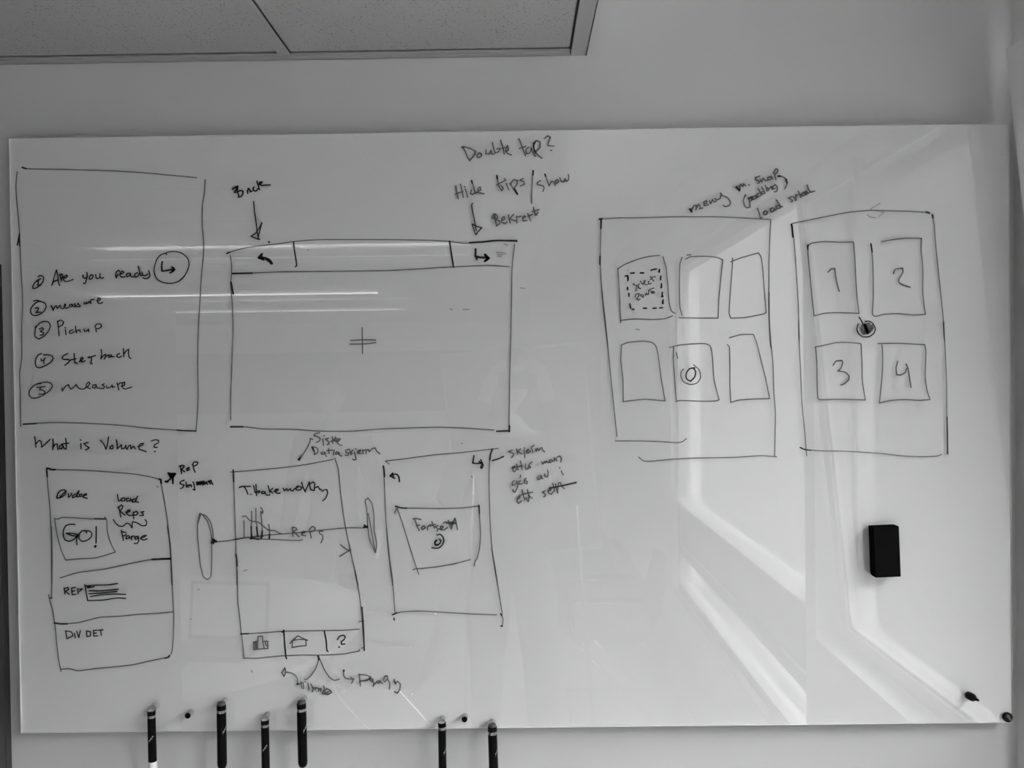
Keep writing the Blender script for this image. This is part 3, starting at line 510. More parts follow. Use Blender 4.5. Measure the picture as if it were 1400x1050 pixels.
('drawn_cross','hand-drawn plus cross in the wide screen',200,420,2.3333,2.1,1,'689,65 690,148;652,106 700,104 732,105;650,118 700,117 732,113'),
('handwriting',"handwritten slanting word 'meny'",930,220,7,2.3,1,
 '95,460 105,490;88,465 110,455 105,490;105,490 130,430 155,425 150,465;150,465 175,415 190,440 185,460 215,450;225,415 255,405 250,380 225,395 230,430 270,420;280,385 290,410;290,410 310,370 325,395 345,385;330,360 350,375 385,355 390,310;385,310 400,330 450,350 480,390 470,425 430,438 412,425'),
('handwriting',"handwritten slanting words 'm. snap (padding)'",930,220,7,2.3,1,
 '535,250 570,285;540,245 560,240 570,275 575,225 600,245 605,220 625,240;655,230 662,232;760,145 720,160 720,180 760,195 755,210 740,215;765,175 780,205;780,200 795,165 815,190 830,185;865,150 835,160 840,185 865,175 870,150 885,175;895,110 905,140 915,180;890,115 915,75 935,85 925,115 905,130;625,325 605,370 615,430 640,450 670,440;655,350 660,390 670,430;650,365 680,345 690,365 665,395;720,330 690,345 695,370 720,360 725,335 735,355;760,310 735,320 740,345 765,335;745,265 765,300 775,330;800,290 775,300 785,320 805,310;780,255 800,285 810,310;820,250 830,290;815,235 820,240;835,255 845,285;850,270 870,245 880,275;905,235 885,245 890,270 915,260;905,225 930,250 925,290 900,298;935,145 975,150 1015,175 1022,220 1000,268'),
('handwriting',None,930,220,7,3.2,0,'935,146 958,147;90,462 108,486;536,252 568,283;1008,178 1022,212'),
('handwriting',"handwritten slanting words 'load sirkel'",930,220,7,2.4,1,
 '740,455 755,500 768,550 782,545;810,480 795,495 805,515 830,510 832,485 810,478;885,450 860,460 870,490 895,480 900,455 915,475;945,425 915,435 925,460 955,450;920,375 945,410 960,440 978,438;1070,340 1035,355 1070,375 1075,385 1060,392;1085,345 1100,380;1110,325 1105,350 1110,375;1110,330 1130,320;1130,290 1155,350;1180,300 1150,325 1185,335;1190,315 1215,300 1200,290 1185,310 1200,325 1240,300;1215,232 1225,270 1250,300 1285,288'),
('drawn_frame','hand-drawn screen outline holding six boxes',800,220,4.1176,1.8,1,
 '80,328 180,322 300,320 500,315 750,315 900,322 1045,330;90,330 88,420 85,520 85,570 90,680 105,850 128,1050;1045,332 1040,420 1035,560 1033,800 1038,950 1045,1050'),
('drawn_frame',None,800,400,4.3733,1.8,1,
 '100,0 125,220 145,420 165,620 190,860;180,887 300,887 430,890 550,897 580,892 605,873;1100,0 1100,180 1110,300 1122,420 1128,600 1137,720 1132,980;320,983 345,1005 380,1010 500,998 640,990 900,985 1050,975 1145,982'),
('drawn_frame',None,800,220,4.1176,3.0,0,'84,538 83,582;80,328 95,326;90,332 89,380'),
('drawn_box','hand-drawn box with dashed select zone, first of six boxes',800,220,4.1176,2.0,1,
 '183,608 230,580 300,553 360,538 418,532;185,610 190,700 195,800 200,910;198,898 280,890 380,893 450,888 492,872;438,540 455,600 465,700 472,790 485,845 505,858'),
('drawn_box','empty hand-drawn box in the middle of the upper row of six',800,220,4.1176,1.9,1,
 '545,543 533,580 530,700 533,820 545,870;565,553 590,540 680,537 740,543 775,557;775,557 765,650 752,780 748,882;528,883 640,885 748,885;572,530 595,528'),
('drawn_box','empty hand-drawn box at the right of the upper row of six',800,220,4.1176,1.9,1,
 '830,548 828,600 818,720 810,860 820,885 900,882 1010,860 1017,850;820,568 880,545 975,518 990,540 1000,620 1010,750 1018,855'),
('drawn_box','empty hand-drawn box at the left of the lower row of six',800,400,4.3733,1.9,1,
 '215,315 250,300 340,290 400,298 425,325 440,400 455,520 478,648;217,320 213,400 225,520 228,652;228,652 300,643 360,638 478,648'),
('drawn_box','hand-drawn box with a double circle in the lower row of six',800,400,4.3733,1.9,1,
 '505,328 560,315 640,307 720,306 748,320 760,380 770,520 800,640;528,325 527,400 535,520 545,652;545,650 570,645 700,650 780,648 802,640;545,360 553,393'),
('drawn_icon','double circle inside the middle box of the lower row',800,400,4.3733,1.9,1,'648,432 680,460 690,505 670,540 630,550 590,535 572,500 575,470 588,458'),
('drawn_icon',None,800,400,4.3733,2.4,0,'655,450 625,455 605,480 605,515 630,530 655,505 660,470 645,450'),
('drawn_box','empty hand-drawn box at the right of the lower row of six',800,400,4.3733,1.9,1,
 '850,312 862,325 865,450 865,560 870,657;870,657 920,643 1000,637 1102,634;862,270 930,252 1005,250 1025,300 1050,400 1080,520 1102,634'),
('drawn_dashes','dashed upper edge of the select zone square',845,355,17.5,2.6,0,
 '170,395 225,385 240,420 235,500;230,395 240,480;300,325 385,318;530,320 612,318;790,255 850,235 915,225;990,235 975,295;990,260 985,300;1022,395 1015,480;1040,580 1030,675;1060,780 1050,885;1040,885 1070,880;228,665 228,720;258,810 260,875;1075,965 1065,1050;1060,1000 1080,1045'),
('handwriting',"small words 'select zone'",845,355,17.5,1.9,1,
 '385,570 360,595 430,620 440,660 425,745;440,610 480,640;510,580 480,610 490,680 545,690;530,510 560,560 600,600;600,560 640,540 650,500 620,510 620,580 700,600;750,520 720,530 730,585 800,570;770,400 800,450 850,510;770,480 830,420 895,408;410,885 430,830 500,815 490,870 450,940 480,970 525,945;560,830 540,860 590,900 610,890 590,840;640,830 660,855;650,850 680,800 700,840 730,830 735,740;735,740 790,700 855,680;780,750 800,790 860,790;870,770 820,760 800,800 860,805'),
('drawn_dashes','dashed lower edge of the select zone square',800,220,4.1176,2.6,0,'252,805 256,828;263,834 275,836;328,829 345,830;382,830 400,829;420,828 435,826;436,790 436,802;434,755 435,765;430,700 430,712'),
('drawn_frame','hand-drawn screen outline holding four numbered boxes',1060,270,5.3846,1.8,1,
 '122,192 240,168 400,135 550,108 700,95 850,98 1000,102 1130,112;122,200 135,300 145,420 155,560 168,780 175,1050;1155,125 1168,200 1180,350 1200,550 1218,720 1235,900 1243,1050'),
('drawn_frame',None,1060,270,5.3846,3.2,0,'118,200 122,212;1110,108 1133,115;122,212 130,290;1155,128 1160,150'),
('drawn_frame',None,1060,440,5.3846,1.7,1,
 '170,0 175,160 185,350 195,600 215,800 230,985;182,928 240,942 350,950 500,952 650,960 800,972 950,988 1080,993 1190,988 1225,975;1238,0 1248,180 1260,450 1262,700 1265,850 1268,970'),
('drawn_frame',None,1060,440,5.3846,2.4,0,'182,925 215,940 260,945;1263,700 1266,850 1268,972'),
('drawn_mark','faint scribble on the top edge of the four-box screen',1060,270,5.3846,1.5,2,'705,92 740,98 790,108 800,95;700,85 770,42;675,128 700,145 740,150;760,140 800,110'),
('drawn_box','hand-drawn box with the numeral 1',1060,270,5.3846,2.0,1,
 '235,355 275,335 360,325 480,330 572,328;240,355 240,420 255,580 270,740 285,872;575,332 585,450 592,600 600,720 615,855;285,872 360,853 450,848 615,853'),
('drawn_box','hand-drawn box with the numeral 2',1060,270,5.3846,2.0,1,
 '703,342 715,450 720,600 720,750 715,860 735,875 800,860 900,855 1020,865 1105,860;778,326 880,308 960,300 1075,302;1075,302 1072,380 1085,520 1085,700 1095,800 1105,860'),
('drawn_box','hand-drawn box with the numeral 3',1060,440,5.3846,2.0,1,
 '292,185 350,175 450,153 540,152 628,160;295,185 305,300 308,500 312,560 325,573 450,570 662,575;630,165 637,300 640,440 662,575'),
('drawn_box','hand-drawn box with the numeral 4',1060,440,5.3846,2.0,1,
 '755,160 900,158 1000,163 1098,168;785,170 790,260 785,400 765,598;765,598 850,578 950,572 1060,578 1138,572;1100,170 1108,220 1102,400 1115,500 1138,572'),
('drawn_box',None,1060,270,5.3846,2.8,0,'238,352 238,380;703,342 712,400;236,358 244,352'),
('numeral','handwritten 1',1060,270,5.3846,2.5,1,'388,550 410,528 437,523 445,590 458,650 470,690'),
('numeral','handwritten 2',1060,270,5.3846,2.5,1,'870,560 880,530 935,520 938,550 910,600 910,625 940,645 990,660'),
('numeral','handwritten 3',1060,440,5.3846,2.5,1,'425,320 445,290 490,285 495,300 480,345 462,362 510,370 540,395 540,425 510,455 483,465'),
('numeral','handwritten 4',1060,440,5.3846,2.5,1,'900,292 888,340 892,388 920,392 955,375 965,345;962,312 975,340 985,400 998,482'),
('drawn_icon','filled dot in a ring between the numbered boxes',1060,270,5.3846,2.1,0,
 '608,930 600,970 610,1000 640,1025 690,1025 725,1000 735,965 715,925 690,910 660,912;615,880 635,910 650,950'),
('drawn_icon',None,1060,270,5.3846,4.6,1,'640,945 690,930;640,960 710,945;635,975 715,960;640,990 710,975;650,1002 695,990;660,935 680,1000'),
('drawn_arrow','forked line under the tab row with curved arrow heads',380,890,7.778,2.2,1,
 '432,55 428,110 400,190 350,260 300,305 285,300;432,55 460,120 500,210 550,280 600,312 655,298;210,350 205,290 175,250 130,230 85,225;75,180 40,230 65,270 85,225 72,180'),
('drawn_arrow',None,380,890,7.778,3.2,0,'427,52 438,90;205,352 213,350;700,205 702,210'),
('handwriting',"small handwritten word 'tilbake' under the tab row",380,890,7.778,2.3,1,
 '245,325 255,390 265,400;225,350 270,335;270,350 275,395;290,325 295,330;320,340 330,410;350,350 375,400 365,435;375,395 400,390 395,415;410,390 440,400 430,425;440,410 460,400 455,430;485,370 495,400 470,450;480,440 520,400 560,420 570,440 530,465 490,455;500,440 550,430;470,455 540,450'),
('handwriting',"handwritten bent arrow and word at the right under the tab row",380,890,7.778,2.3,1,
 '698,208 700,260 720,290 790,300;770,280 805,300 785,340;865,245 870,300 878,370;865,250 940,255 990,280 950,310 870,320;940,310 975,300 990,320;975,290 1010,300 1000,330;1000,300 1020,340 1015,375;1020,360 1060,320 1090,320 1075,340 1050,335;1090,320 1110,345;1120,310 1140,265 1165,265 1165,300 1130,330;1165,300 1190,340 1185,405;1230,320 1245,340 1265,330;1235,300 1255,350;1270,320 1300,350 1295,410 1270,448 1240,432'),
('drawn_mark','small stray dots and faint smears of marker',0,0,1,2.0,2,
 '367.5,331 368.3,331.3;273.4,346 273.8,347;271,805.5 272,806;343.5,916 345,919;333,780.5 338,779;631,606 632,606;869,450 874,451;420.5,341.5 421.5,341.5;644.5,651 645.5,652;260.5,846 261.5,846;215,665 216,666'),
('drawn_mark',None,0,0,1,3.0,0,'367.6,330.6 368.2,331.4'),
]

WSCALE = 0.82

PX = 1.4668e-3
gi = 0
while gi < len(INK):
    name, label = INK[gi][0], INK[gi][1]; bm = bmesh.new(); first = True
    while gi < len(INK) and (first or INK[gi][1] is None):
        _, _, ox, oy, sc, wpx, tone, s = INK[gi]; first = False
        for P in parse(s, ox, oy, sc):
            for L in smooth_line(P): ribbon(bm, L, wpx*PX*WSCALE, -0.00035-0.00012*(2-tone), tone)
        gi += 1
    for f in bm.faces:
        if f.normal.y > 0: f.normal_flip()
    me = bpy.data.meshes.new(name); bm.to_mesh(me); bm.free()
    B(link(name, me, ['ink0', 'ink1', 'ink2'], board, label=label))

# ------------------------------------------------------------------ pegs, pens, eraser, magnets on the board
def peg(px, py, name='magnet_peg', label=None, group=None, L=0.0175, capm='blk'):
    p = hit(px, py, 0)
    t = empty(name, (p.x, 0, p.z), label=label, category='magnet'); 
    if group: t['group'] = group
    mt = along((0, 0, 0), (0, -1, 0))
    bm = bmesh.new(); lathe(bm, [(0, 0.0003), (0.0056, 0.0003), (0.0058, 0.0008), (0.0058, L)], 24, mt); obj('metal_barrel', bm, 'pegm', t, auto=40)
    bm = bmesh.new(); lathe(bm, [(0.0058, L), (0.0056, L+0.0013), (0, L+0.0015)], 24, mt); obj('end_cap', bm, capm, t, auto=40)
    return t
peg(261.5, 973.5, label='small steel peg magnet alone between the first two hanging pens')
peg(635.8, 978.5, label='small steel peg magnet alone between the two pens under the middle')
PENS = [  # peg px, top px, lower px on the pen axis, kind, label
 ((215, 964), (207.0, 971.5), (208.6, 1040), 's', 'slim black-capped pen with a white barrel, leftmost of the hanging pens'),
 ((308, 957), (302.6, 962.0), (303.7, 1047), 'b', 'thick black marker second from the left, hung beside the free peg magnet'),
 ((366, 976.5), (362.2, 984.0), (363.3, 1049), 's', 'slim black pen hung lowest of the left four, between two thick markers'),
 ((417, 954), (412.0, 960.0), (414.0, 1043), 'b', 'thick black marker rightmost of the left four pens, below the tab row'),
 ((605.3, 981.5), (604.2, 987.5), (605.0, 1049), 's', 'slim black pen just left of the lone right peg'),
 ((673.8, 986), (673.0, 991.5), (674.8, 1049), 'b', 'thick black marker rightmost of all the hanging pens'),
]
for (pp, tp, lp, kd, lab) in PENS:
    r = 0.0079 if kd == 's' else 0.0093
    YP = -0.0165-r
    peg(*pp, label='steel peg behind the ' + lab.split(',')[0], L=0.0145, capm='pegm')
    a = hit(*tp, YP); b = hit(*lp, YP); dn = (b-a).normalized()
    t = empty('marker_pen', (a.x, YP, a.z), label=lab, category='pen', group='pens hanging on the lower edge of the whiteboard')
    mt = along((0, 0, 0), dn)
    if kd == 's':
        bm = bmesh.new(); lathe(bm, [(0, 0.0016), (r*0.80, 0.0016), (r*0.84, 0.0)], 28, mt); obj('end_plug', bm, 'lgrey', t, auto=40)
        bm = bmesh.new(); lathe(bm, [(r*0.84, 0.0), (r*0.97, 0.0), (r, 0.0008), (r, 0.0085)], 28, mt); obj('cap_rim', bm, 'blk', t, auto=40)
        bm = bmesh.new(); lathe(bm, [(r, 0.0085), (r*1.03, 0.0088), (r*1.03, 0.0135), (r, 0.0138)], 28, mt); obj('metal_ring', bm, 'steel', t, auto=30, label='bright steel ring')
        bm = bmesh.new(); lathe(bm, [(r, 0.0138), (r*1.0, 0.05), (r*1.02, 0.100), (r*1.02, 0.1015), (r*0.9, 0.1015)], 28, mt); obj('cap', bm, 'blk', t, auto=40)
        bm = bmesh.new(); lathe(bm, [(r*0.98, 0.099), (r*1.08, 0.104), (r*1.08, 0.136), (r*0.8, 0.139), (0, 0.139)], 28, mt); obj('barrel', bm, 'mwhite', t, auto=40, label='white barrel')
        c0 = 0.054
    else:
        bm = bmesh.new(); lathe(bm, [(0, -0.0045), (r*0.35, -0.0043), (r*0.70, -0.0030), (r*0.86, -0.0005), (r*0.90, 0.002)], 28, mt); obj('end_plug', bm, 'dome', t, smooth=True, label='dull grey domed end')
        bm = bmesh.new(); lathe(bm, [(r*0.90, 0.002), (r, 0.003), (r, 0.0115)], 28, mt); obj('cap_rim', bm, 'blk', t, auto=40)
        bm = bmesh.new(); lathe(bm, [(r, 0.0115), (r*1.03, 0.0118), (r*1.03, 0.0170), (r, 0.0173)], 28, mt); obj('metal_ring', bm, 'steel', t, auto=30, label='bright steel ring')
        bm = bmesh.new(); lathe(bm, [(r, 0.0173), (r, 0.118), (r*0.95, 0.123), (r*0.75, 0.1275), (r*0.4, 0.130), (0, 0.1305)], 28, mt); obj('barrel', bm, 'blk', t, auto=40)
        c0 = 0.050
    # small slanted white print wrapped on the barrel
    bm = bmesh.new(); ac = -math.pi/2 + (0.15 if kd == 's' and tp[0] < 500 else 1.05)
    rr = r*1.004
    def P(u, v):  # u around, v down the pen
        ang = ac+u/rr; q = Vector((rr*math.cos(ang), rr*math.sin(ang), c0+v)); return q
    marks = []
    for k in range(6):
        u = -0.0040+k*0.0016; v = -u*1.25
        marks += [((u, v-0.0016), (u+0.0004, v+0.0014))]
        if k % 2 == 0: marks += [((u, v-0.0016), (u+0.0014, v-0.0022))]
        else: marks += [((u, v+0.0013), (u+0.0014, v+0.0002))]
    marks += [((-0.0036, 0.0085), (0.0034, 0.0000))]
    # frame with y toward the camera
    ax = dn; fy = Vector((0, -1, 0)); fy = (fy-ax*fy.dot(ax)).normalized(); fx = ax.cross(fy)
    fx = -fx if fx.x < 0 else fx
    for (a1, b1) in marks:
        d = Vector((b1[0]-a1[0], b1[1]-a1[1])).normalized()*0.00028; nn = (-d.y, d.x); vs = []
        for (u, v) in ((a1[0]+nn[0], a1[1]+nn[1]), (a1[0]-nn[0], a1[1]-nn[1]), (b1[0]-nn[0], b1[1]-nn[1]), (b1[0]+nn[0], b1[1]+nn[1])):
            ang = u/rr + (0.1 if kd == 's' and tp[0] < 500 else 1.0)
            vs.append(bm.verts.new(ax*(c0+v) + (fy*math.cos(ang)+fx*math.sin(ang))*(r*1.012)))
        bm.faces.new(vs)
    obj('printed_mark', bm, 'print', t, label='small slanted white print')

# eraser
p = hit(1204.6, 750.6, 0)
t = empty('board_eraser', (p.x, 0, p.z), label='black rectangular board eraser stuck on the right part of the whiteboard', category='eraser'); t.rotation_euler = (0, math.radians(-1.75), 0)
bm = bmesh.new(); box(bm, -0.0243, 0.0243, -0.0065, -0.0006, -0.0490, 0.0490, bev=0.0012); obj('felt_pad', bm, 'felt', t)
bm = bmesh.new(); box(bm, -0.0250, 0.0250, -0.0285, -0.0065, -0.0500, 0.0500, bev=0.0014); obj('body', bm, 'felt', t)
# skittle magnet
p = hit(1322.8, 950.0, 0)
t = empty('skittle_magnet', (p.x, 0, p.z), label='small black skittle-shaped magnet near the lower right corner', category='magnet')
mt = along((0, 0, 0), (0.12, -1, 0.05))
bm = bmesh.new(); lathe(bm, [(0, 0.0003), (0.0068, 0.0004), (0.0078, 0.0022), (0.0080, 0.010), (0.0076, 0.0165), (0.0062, 0.0200), (0.0040, 0.0222)], 28, mt); obj('body', bm, 'blk', t, auto=50)
bm = bmesh.new(); lathe(bm, [(0.0040, 0.0222), (0.0032, 0.0255), (0.0026, 0.031), (0.0018, 0.0335), (0, 0.0342)], 20, mt); obj('grip_tip', bm, 'blk', t, auto=50)
# round magnet
p = hit(1376.2, 979.8, 0)
t = empty('round_magnet', (p.x, 0, p.z), label='round dark magnet with a light slanted print in the board corner', category='magnet')
mt = along((0, 0, 0), (0, -1, 0))
bm = bmesh.new(); lathe(bm, [(0, 0.0003), (0.0094, 0.0003), (0.0096, 0.001), (0.0096, 0.005), (0.0088, 0.006), (0, 0.006)], 32, mt); obj('disc', bm, 'blk', t, auto=40)
bm = bmesh.new()
def dash(x0, z0, x1, z1, w):
    d = Vector((x1-x0, z1-z0)).normalized()*w/2; n_ = (-d.y, d.x)
    bm.faces.new([bm.verts.new((x, -0.0062, z)) for x, z in ((x0+n_[0], z0+n_[1]), (x0-n_[0], z0-n_[1]), (x1-n_[0], z1-n_[1]), (x1+n_[0], z1+n_[1]))])
for a_ in ((-0.0030, 0.0040, -0.0010, 0.0062), (-0.0010, 0.0062, 0.0014, 0.0050), (-0.0012, 0.0022, 0.0040, -0.0052), (0.0010, 0.0046, 0.0034, 0.0012), (0.0022, 0.0002, 0.0046, -0.0014), (0.0046, -0.0014, 0.0062, -0.0042), (0.0040, -0.0052, 0.0062, -0.0042), (-0.0022, 0.0010, -0.0004, 0.0034)): dash(*a_, 0.0007)
obj('printed_mark', bm, 'lgrey', t, label='light grey slanted print')

# ------------------------------------------------------------------ furniture behind the camera (mirrored in the glass)
t = empty('meeting_table', (-1.88, -2.15, 0), label='large pale rounded meeting table on a column base, mirrored low in the board', category='table')
bm = bmesh.new(); N = 72; ring = []
for k in range(N):
    a = 2*math.pi*k/N; c, s = math.cos(a), math.sin(a); e = 2/2.5
    ring.append((1.15*math.copysign(abs(c)**e, c), 0.95*math.copysign(abs(s)**e, s)))
lo = [bm.verts.new((x, y, 0.715)) for x, y in ring]; hi = [bm.verts.new((x, y, 0.74)) for x, y in ring]
bm.faces.new(hi); bm.faces.new(list(reversed(lo)))
for k in range(N): bm.faces.new((lo[k], lo[(k+1) % N], hi[(k+1) % N], hi[k]))
obj('tabletop', bm, 'table', t)
bm = bmesh.new(); lathe(bm, [(0.05, 0.02), (0.05, 0.70), (0.16, 0.713), (0, 0.714)], 24); obj('column', bm, 'chrome', t, auto=40)
bm = bmesh.new(); lathe(bm, [(0, 0), (0.38, 0), (0.38, 0.012), (0.08, 0.022), (0, 0.022)], 40); obj('base', bm, 'chrome', t, auto=40)
def chair(x, y, rz, label):
    t = empty('meeting_chair', (x, y, 0), rz, label=label, category='chair', group='cantilever chairs around the meeting table')
    for s in (-1, 1):
        q = rounded([(-0.20, s*0.25, 0.66), (0.23, s*0.25, 0.665), (0.19, s*0.25, 0.44), (-0.22, s*0.25, 0.012), (0.24, s*0.25, 0.012)], 0.07)
        bm = bmesh.new(); tube(bm, q, 0.0115, 12); obj('side_frame', bm, 'chrome', t, smooth=True, label='chrome tube side frame')
        bm = bmesh.new(); box(bm, -0.18, 0.13, s*0.25-0.022, s*0.25+0.022, 0.672, 0.692, bev=0.006); obj('armrest', bm, 'blk', t)
    bm = bmesh.new(); tube(bm, [(-0.16, -0.25, 0.44), (-0.16, 0.25, 0.44)], 0.010); tube(bm, [(0.16, -0.25, 0.44), (0.16, 0.25, 0.44)], 0.010); tube(bm, [(0.22, -0.25, 0.012), (0.22, 0.25, 0.012)], 0.011)
    obj('crossbars', bm, 'chrome', t, smooth=True)
    bm = bmesh.new(); vs = box(bm, -0.20, 0.22, -0.225, 0.225, 0.452, 0.50, bev=0.018); obj('seat', bm, 'seat', t, auto=60)
    bm = bmesh.new(); g = 8; fr = []
    for i in range(g+1):
        for j in range(g+1):
            u = i/g*2-1; v = j/g; yy = u*0.22*(1-0.12*v*v); zz = 0.50+v*0.37*(1-0.06*u*u); xx = -0.20-0.09*v-0.03*(1-u*u)
            fr.append((xx, yy, zz))
    A = [bm.verts.new(p) for p in fr]; Bk = [bm.verts.new((p[0]-0.032, p[1], p[2])) for p in fr]
    idx = lambda i, j: i*(g+1)+j
    for i in range(g):
        for j in range(g):
            bm.faces.new((A[idx(i, j)], A[idx(i+1, j)], A[idx(i+1, j+1)], A[idx(i, j+1)])); bm.faces.new((Bk[idx(i, j)], Bk[idx(i, j+1)], Bk[idx(i+1, j+1)], Bk[idx(i+1, j)]))
    bd = [idx(i, 0) for i in range(g)]+[idx(g, j) for j in range(g)]+[idx(i, g) for i in range(g, 0, -1)]+[idx(0, j) for j in range(g, 0, -1)]
    for k in range(len(bd)):
        a_, b_ = bd[k], bd[(k+1) % len(bd)]; bm.faces.new((A[a_], Bk[a_], Bk[b_], A[b_]))
    obj('backrest', bm, 'seat', t, auto=50)
chair(0.50, -2.95, math.pi, 'dark cantilever chair with chrome frame, mirrored alone at the lower right')
chair(-0.62, -2.30, math.pi+0.1, 'dark cantilever chair with chrome frame pushed up to the table end')
# laptop and papers on the table
t = empty('laptop', (-1.25, -1.88, 0.74), 0.12, label='open laptop with a pale screen standing on the meeting table', category='laptop')
bm = bmesh.new(); box(bm, -0.18, 0.18, 0.0, 0.24, 0.001, 0.016, bev=0.003); obj('base', bm, 'dome', t)
bm = bmesh.new(); box(bm, -0.155, 0.155, 0.03, 0.14, 0.0162, 0.018); obj('keyboard', bm, 'blk', t)
LM = Matrix.Translation((0, -0.004, 0.014)) @ Matrix.Rotation(math.radians(8), 4, 'X')
bm = bmesh.new(); box(bm, -0.18, 0.18, -0.008, 0, 0.0, 0.245, bev=0.002, mtx=LM); obj('lid', bm, 'blk', t)
bm = bmesh.new(); box(bm, -0.166, 0.166, 0.0002, 0.0006, 0.016, 0.230, mtx=LM); obj('screen', bm, 'screen', t)
for (x, y, rz, lab) in ((-1.05, -2.55, 0.5, 'white sheet of paper on the table near the standing person'), (-0.93, -2.22, -0.3, 'white sheet of paper by the rounded end of the table')):
    bm = bmesh.new(); box(bm, -0.105, 0.105, -0.148, 0.148, 0, 0.0006); o = obj('paper_sheet', bm, 'paper', label=lab, category='paper', group='papers on the meeting table'); o.location = (x, y, 0.7402); o.rotation_euler = (0, 0, rz)
# flipchart easel behind the photographer
t = empty('flipchart_easel', (0.03, -2.42, 0), label='dark flipchart board on a tripod easel, mirrored behind the photographer', category='easel'); 
RM = Matrix.Translation((0, 0, 1.5)) @ Matrix.Rotation(math.radians(-4.5), 4, 'Y') @ Matrix.Rotation(math.radians(-5), 4, 'X')
bm = bmesh.new(); box(bm, -0.34, 0.34, -0.012, 0.012, -0.5, 0.5, bev=0.004, mtx=RM); obj('board', bm, 'easel', t)
bm = bmesh.new()
for s in (-1, 1): box(bm, s*0.34, s*0.352, -0.014, 0.014, -0.5, 0.5, mtx=RM)
box(bm, -0.352, 0.352, -0.014, 0.014, 0.5, 0.512, mtx=RM); box(bm, -0.352, 0.352, -0.014, 0.04, -0.515, -0.5, mtx=RM); obj('edge_trim', bm, 'chrome', t)
for (a_, b_) in (((0.22, -0.03, 1.9), (0.34, 0.12, 0.0)), ((-0.22, -0.03, 1.9), (-0.30, 0.12, 0.0)), ((0.0, -0.06, 1.9), (0.05, -0.45, 0.0))):
    bm = bmesh.new(); tube(bm, [a_, b_], 0.011); obj('leg', bm, 'steel', t, smooth=True)

# ------------------------------------------------------------------ people mirrored in the glass
def skinmesh(chains, root=0, sub=1):
    verts = []; edges = []; rad = []
    ids = {}
    for ch in chains:
        prev = None
        for p, r in ch:
            key = tuple(round(c, 4) for c in p)
            if key not in ids: ids[key] = len(verts); verts.append(p); rad.append(r)
            i = ids[key]
            if prev is not None and prev != i: edges.append((prev, i))
            prev = i
    me = bpy.data.meshes.new('tmp'); me.from_pydata(verts, edges, [])
    ob = bpy.data.objects.new('tmp', me); COL.objects.link(ob)
    md = ob.modifiers.new('s', 'SKIN'); md.use_smooth_shade = True
    sv = me.skin_vertices[0].data if me.skin_vertices else None
    if sv is None:
        me.attributes  # layer comes with the modifier below
    for i, r in enumerate(rad):
        rr = r if isinstance(r, (tuple, list)) else (r, r)
        me.skin_vertices[0].data[i].radius = rr
    me.skin_vertices[0].data[root].use_root = True
    sd = ob.modifiers.new('d', 'SUBSURF'); sd.levels = sub; sd.render_levels = sub
    dg = bpy.context.evaluated_depsgraph_get(); dg.update()
    ev = ob.evaluated_get(dg); out = bpy.data.meshes.new_from_object(ev)
    bpy.data.objects.remove(ob); bpy.data.meshes.remove(me)
    return out
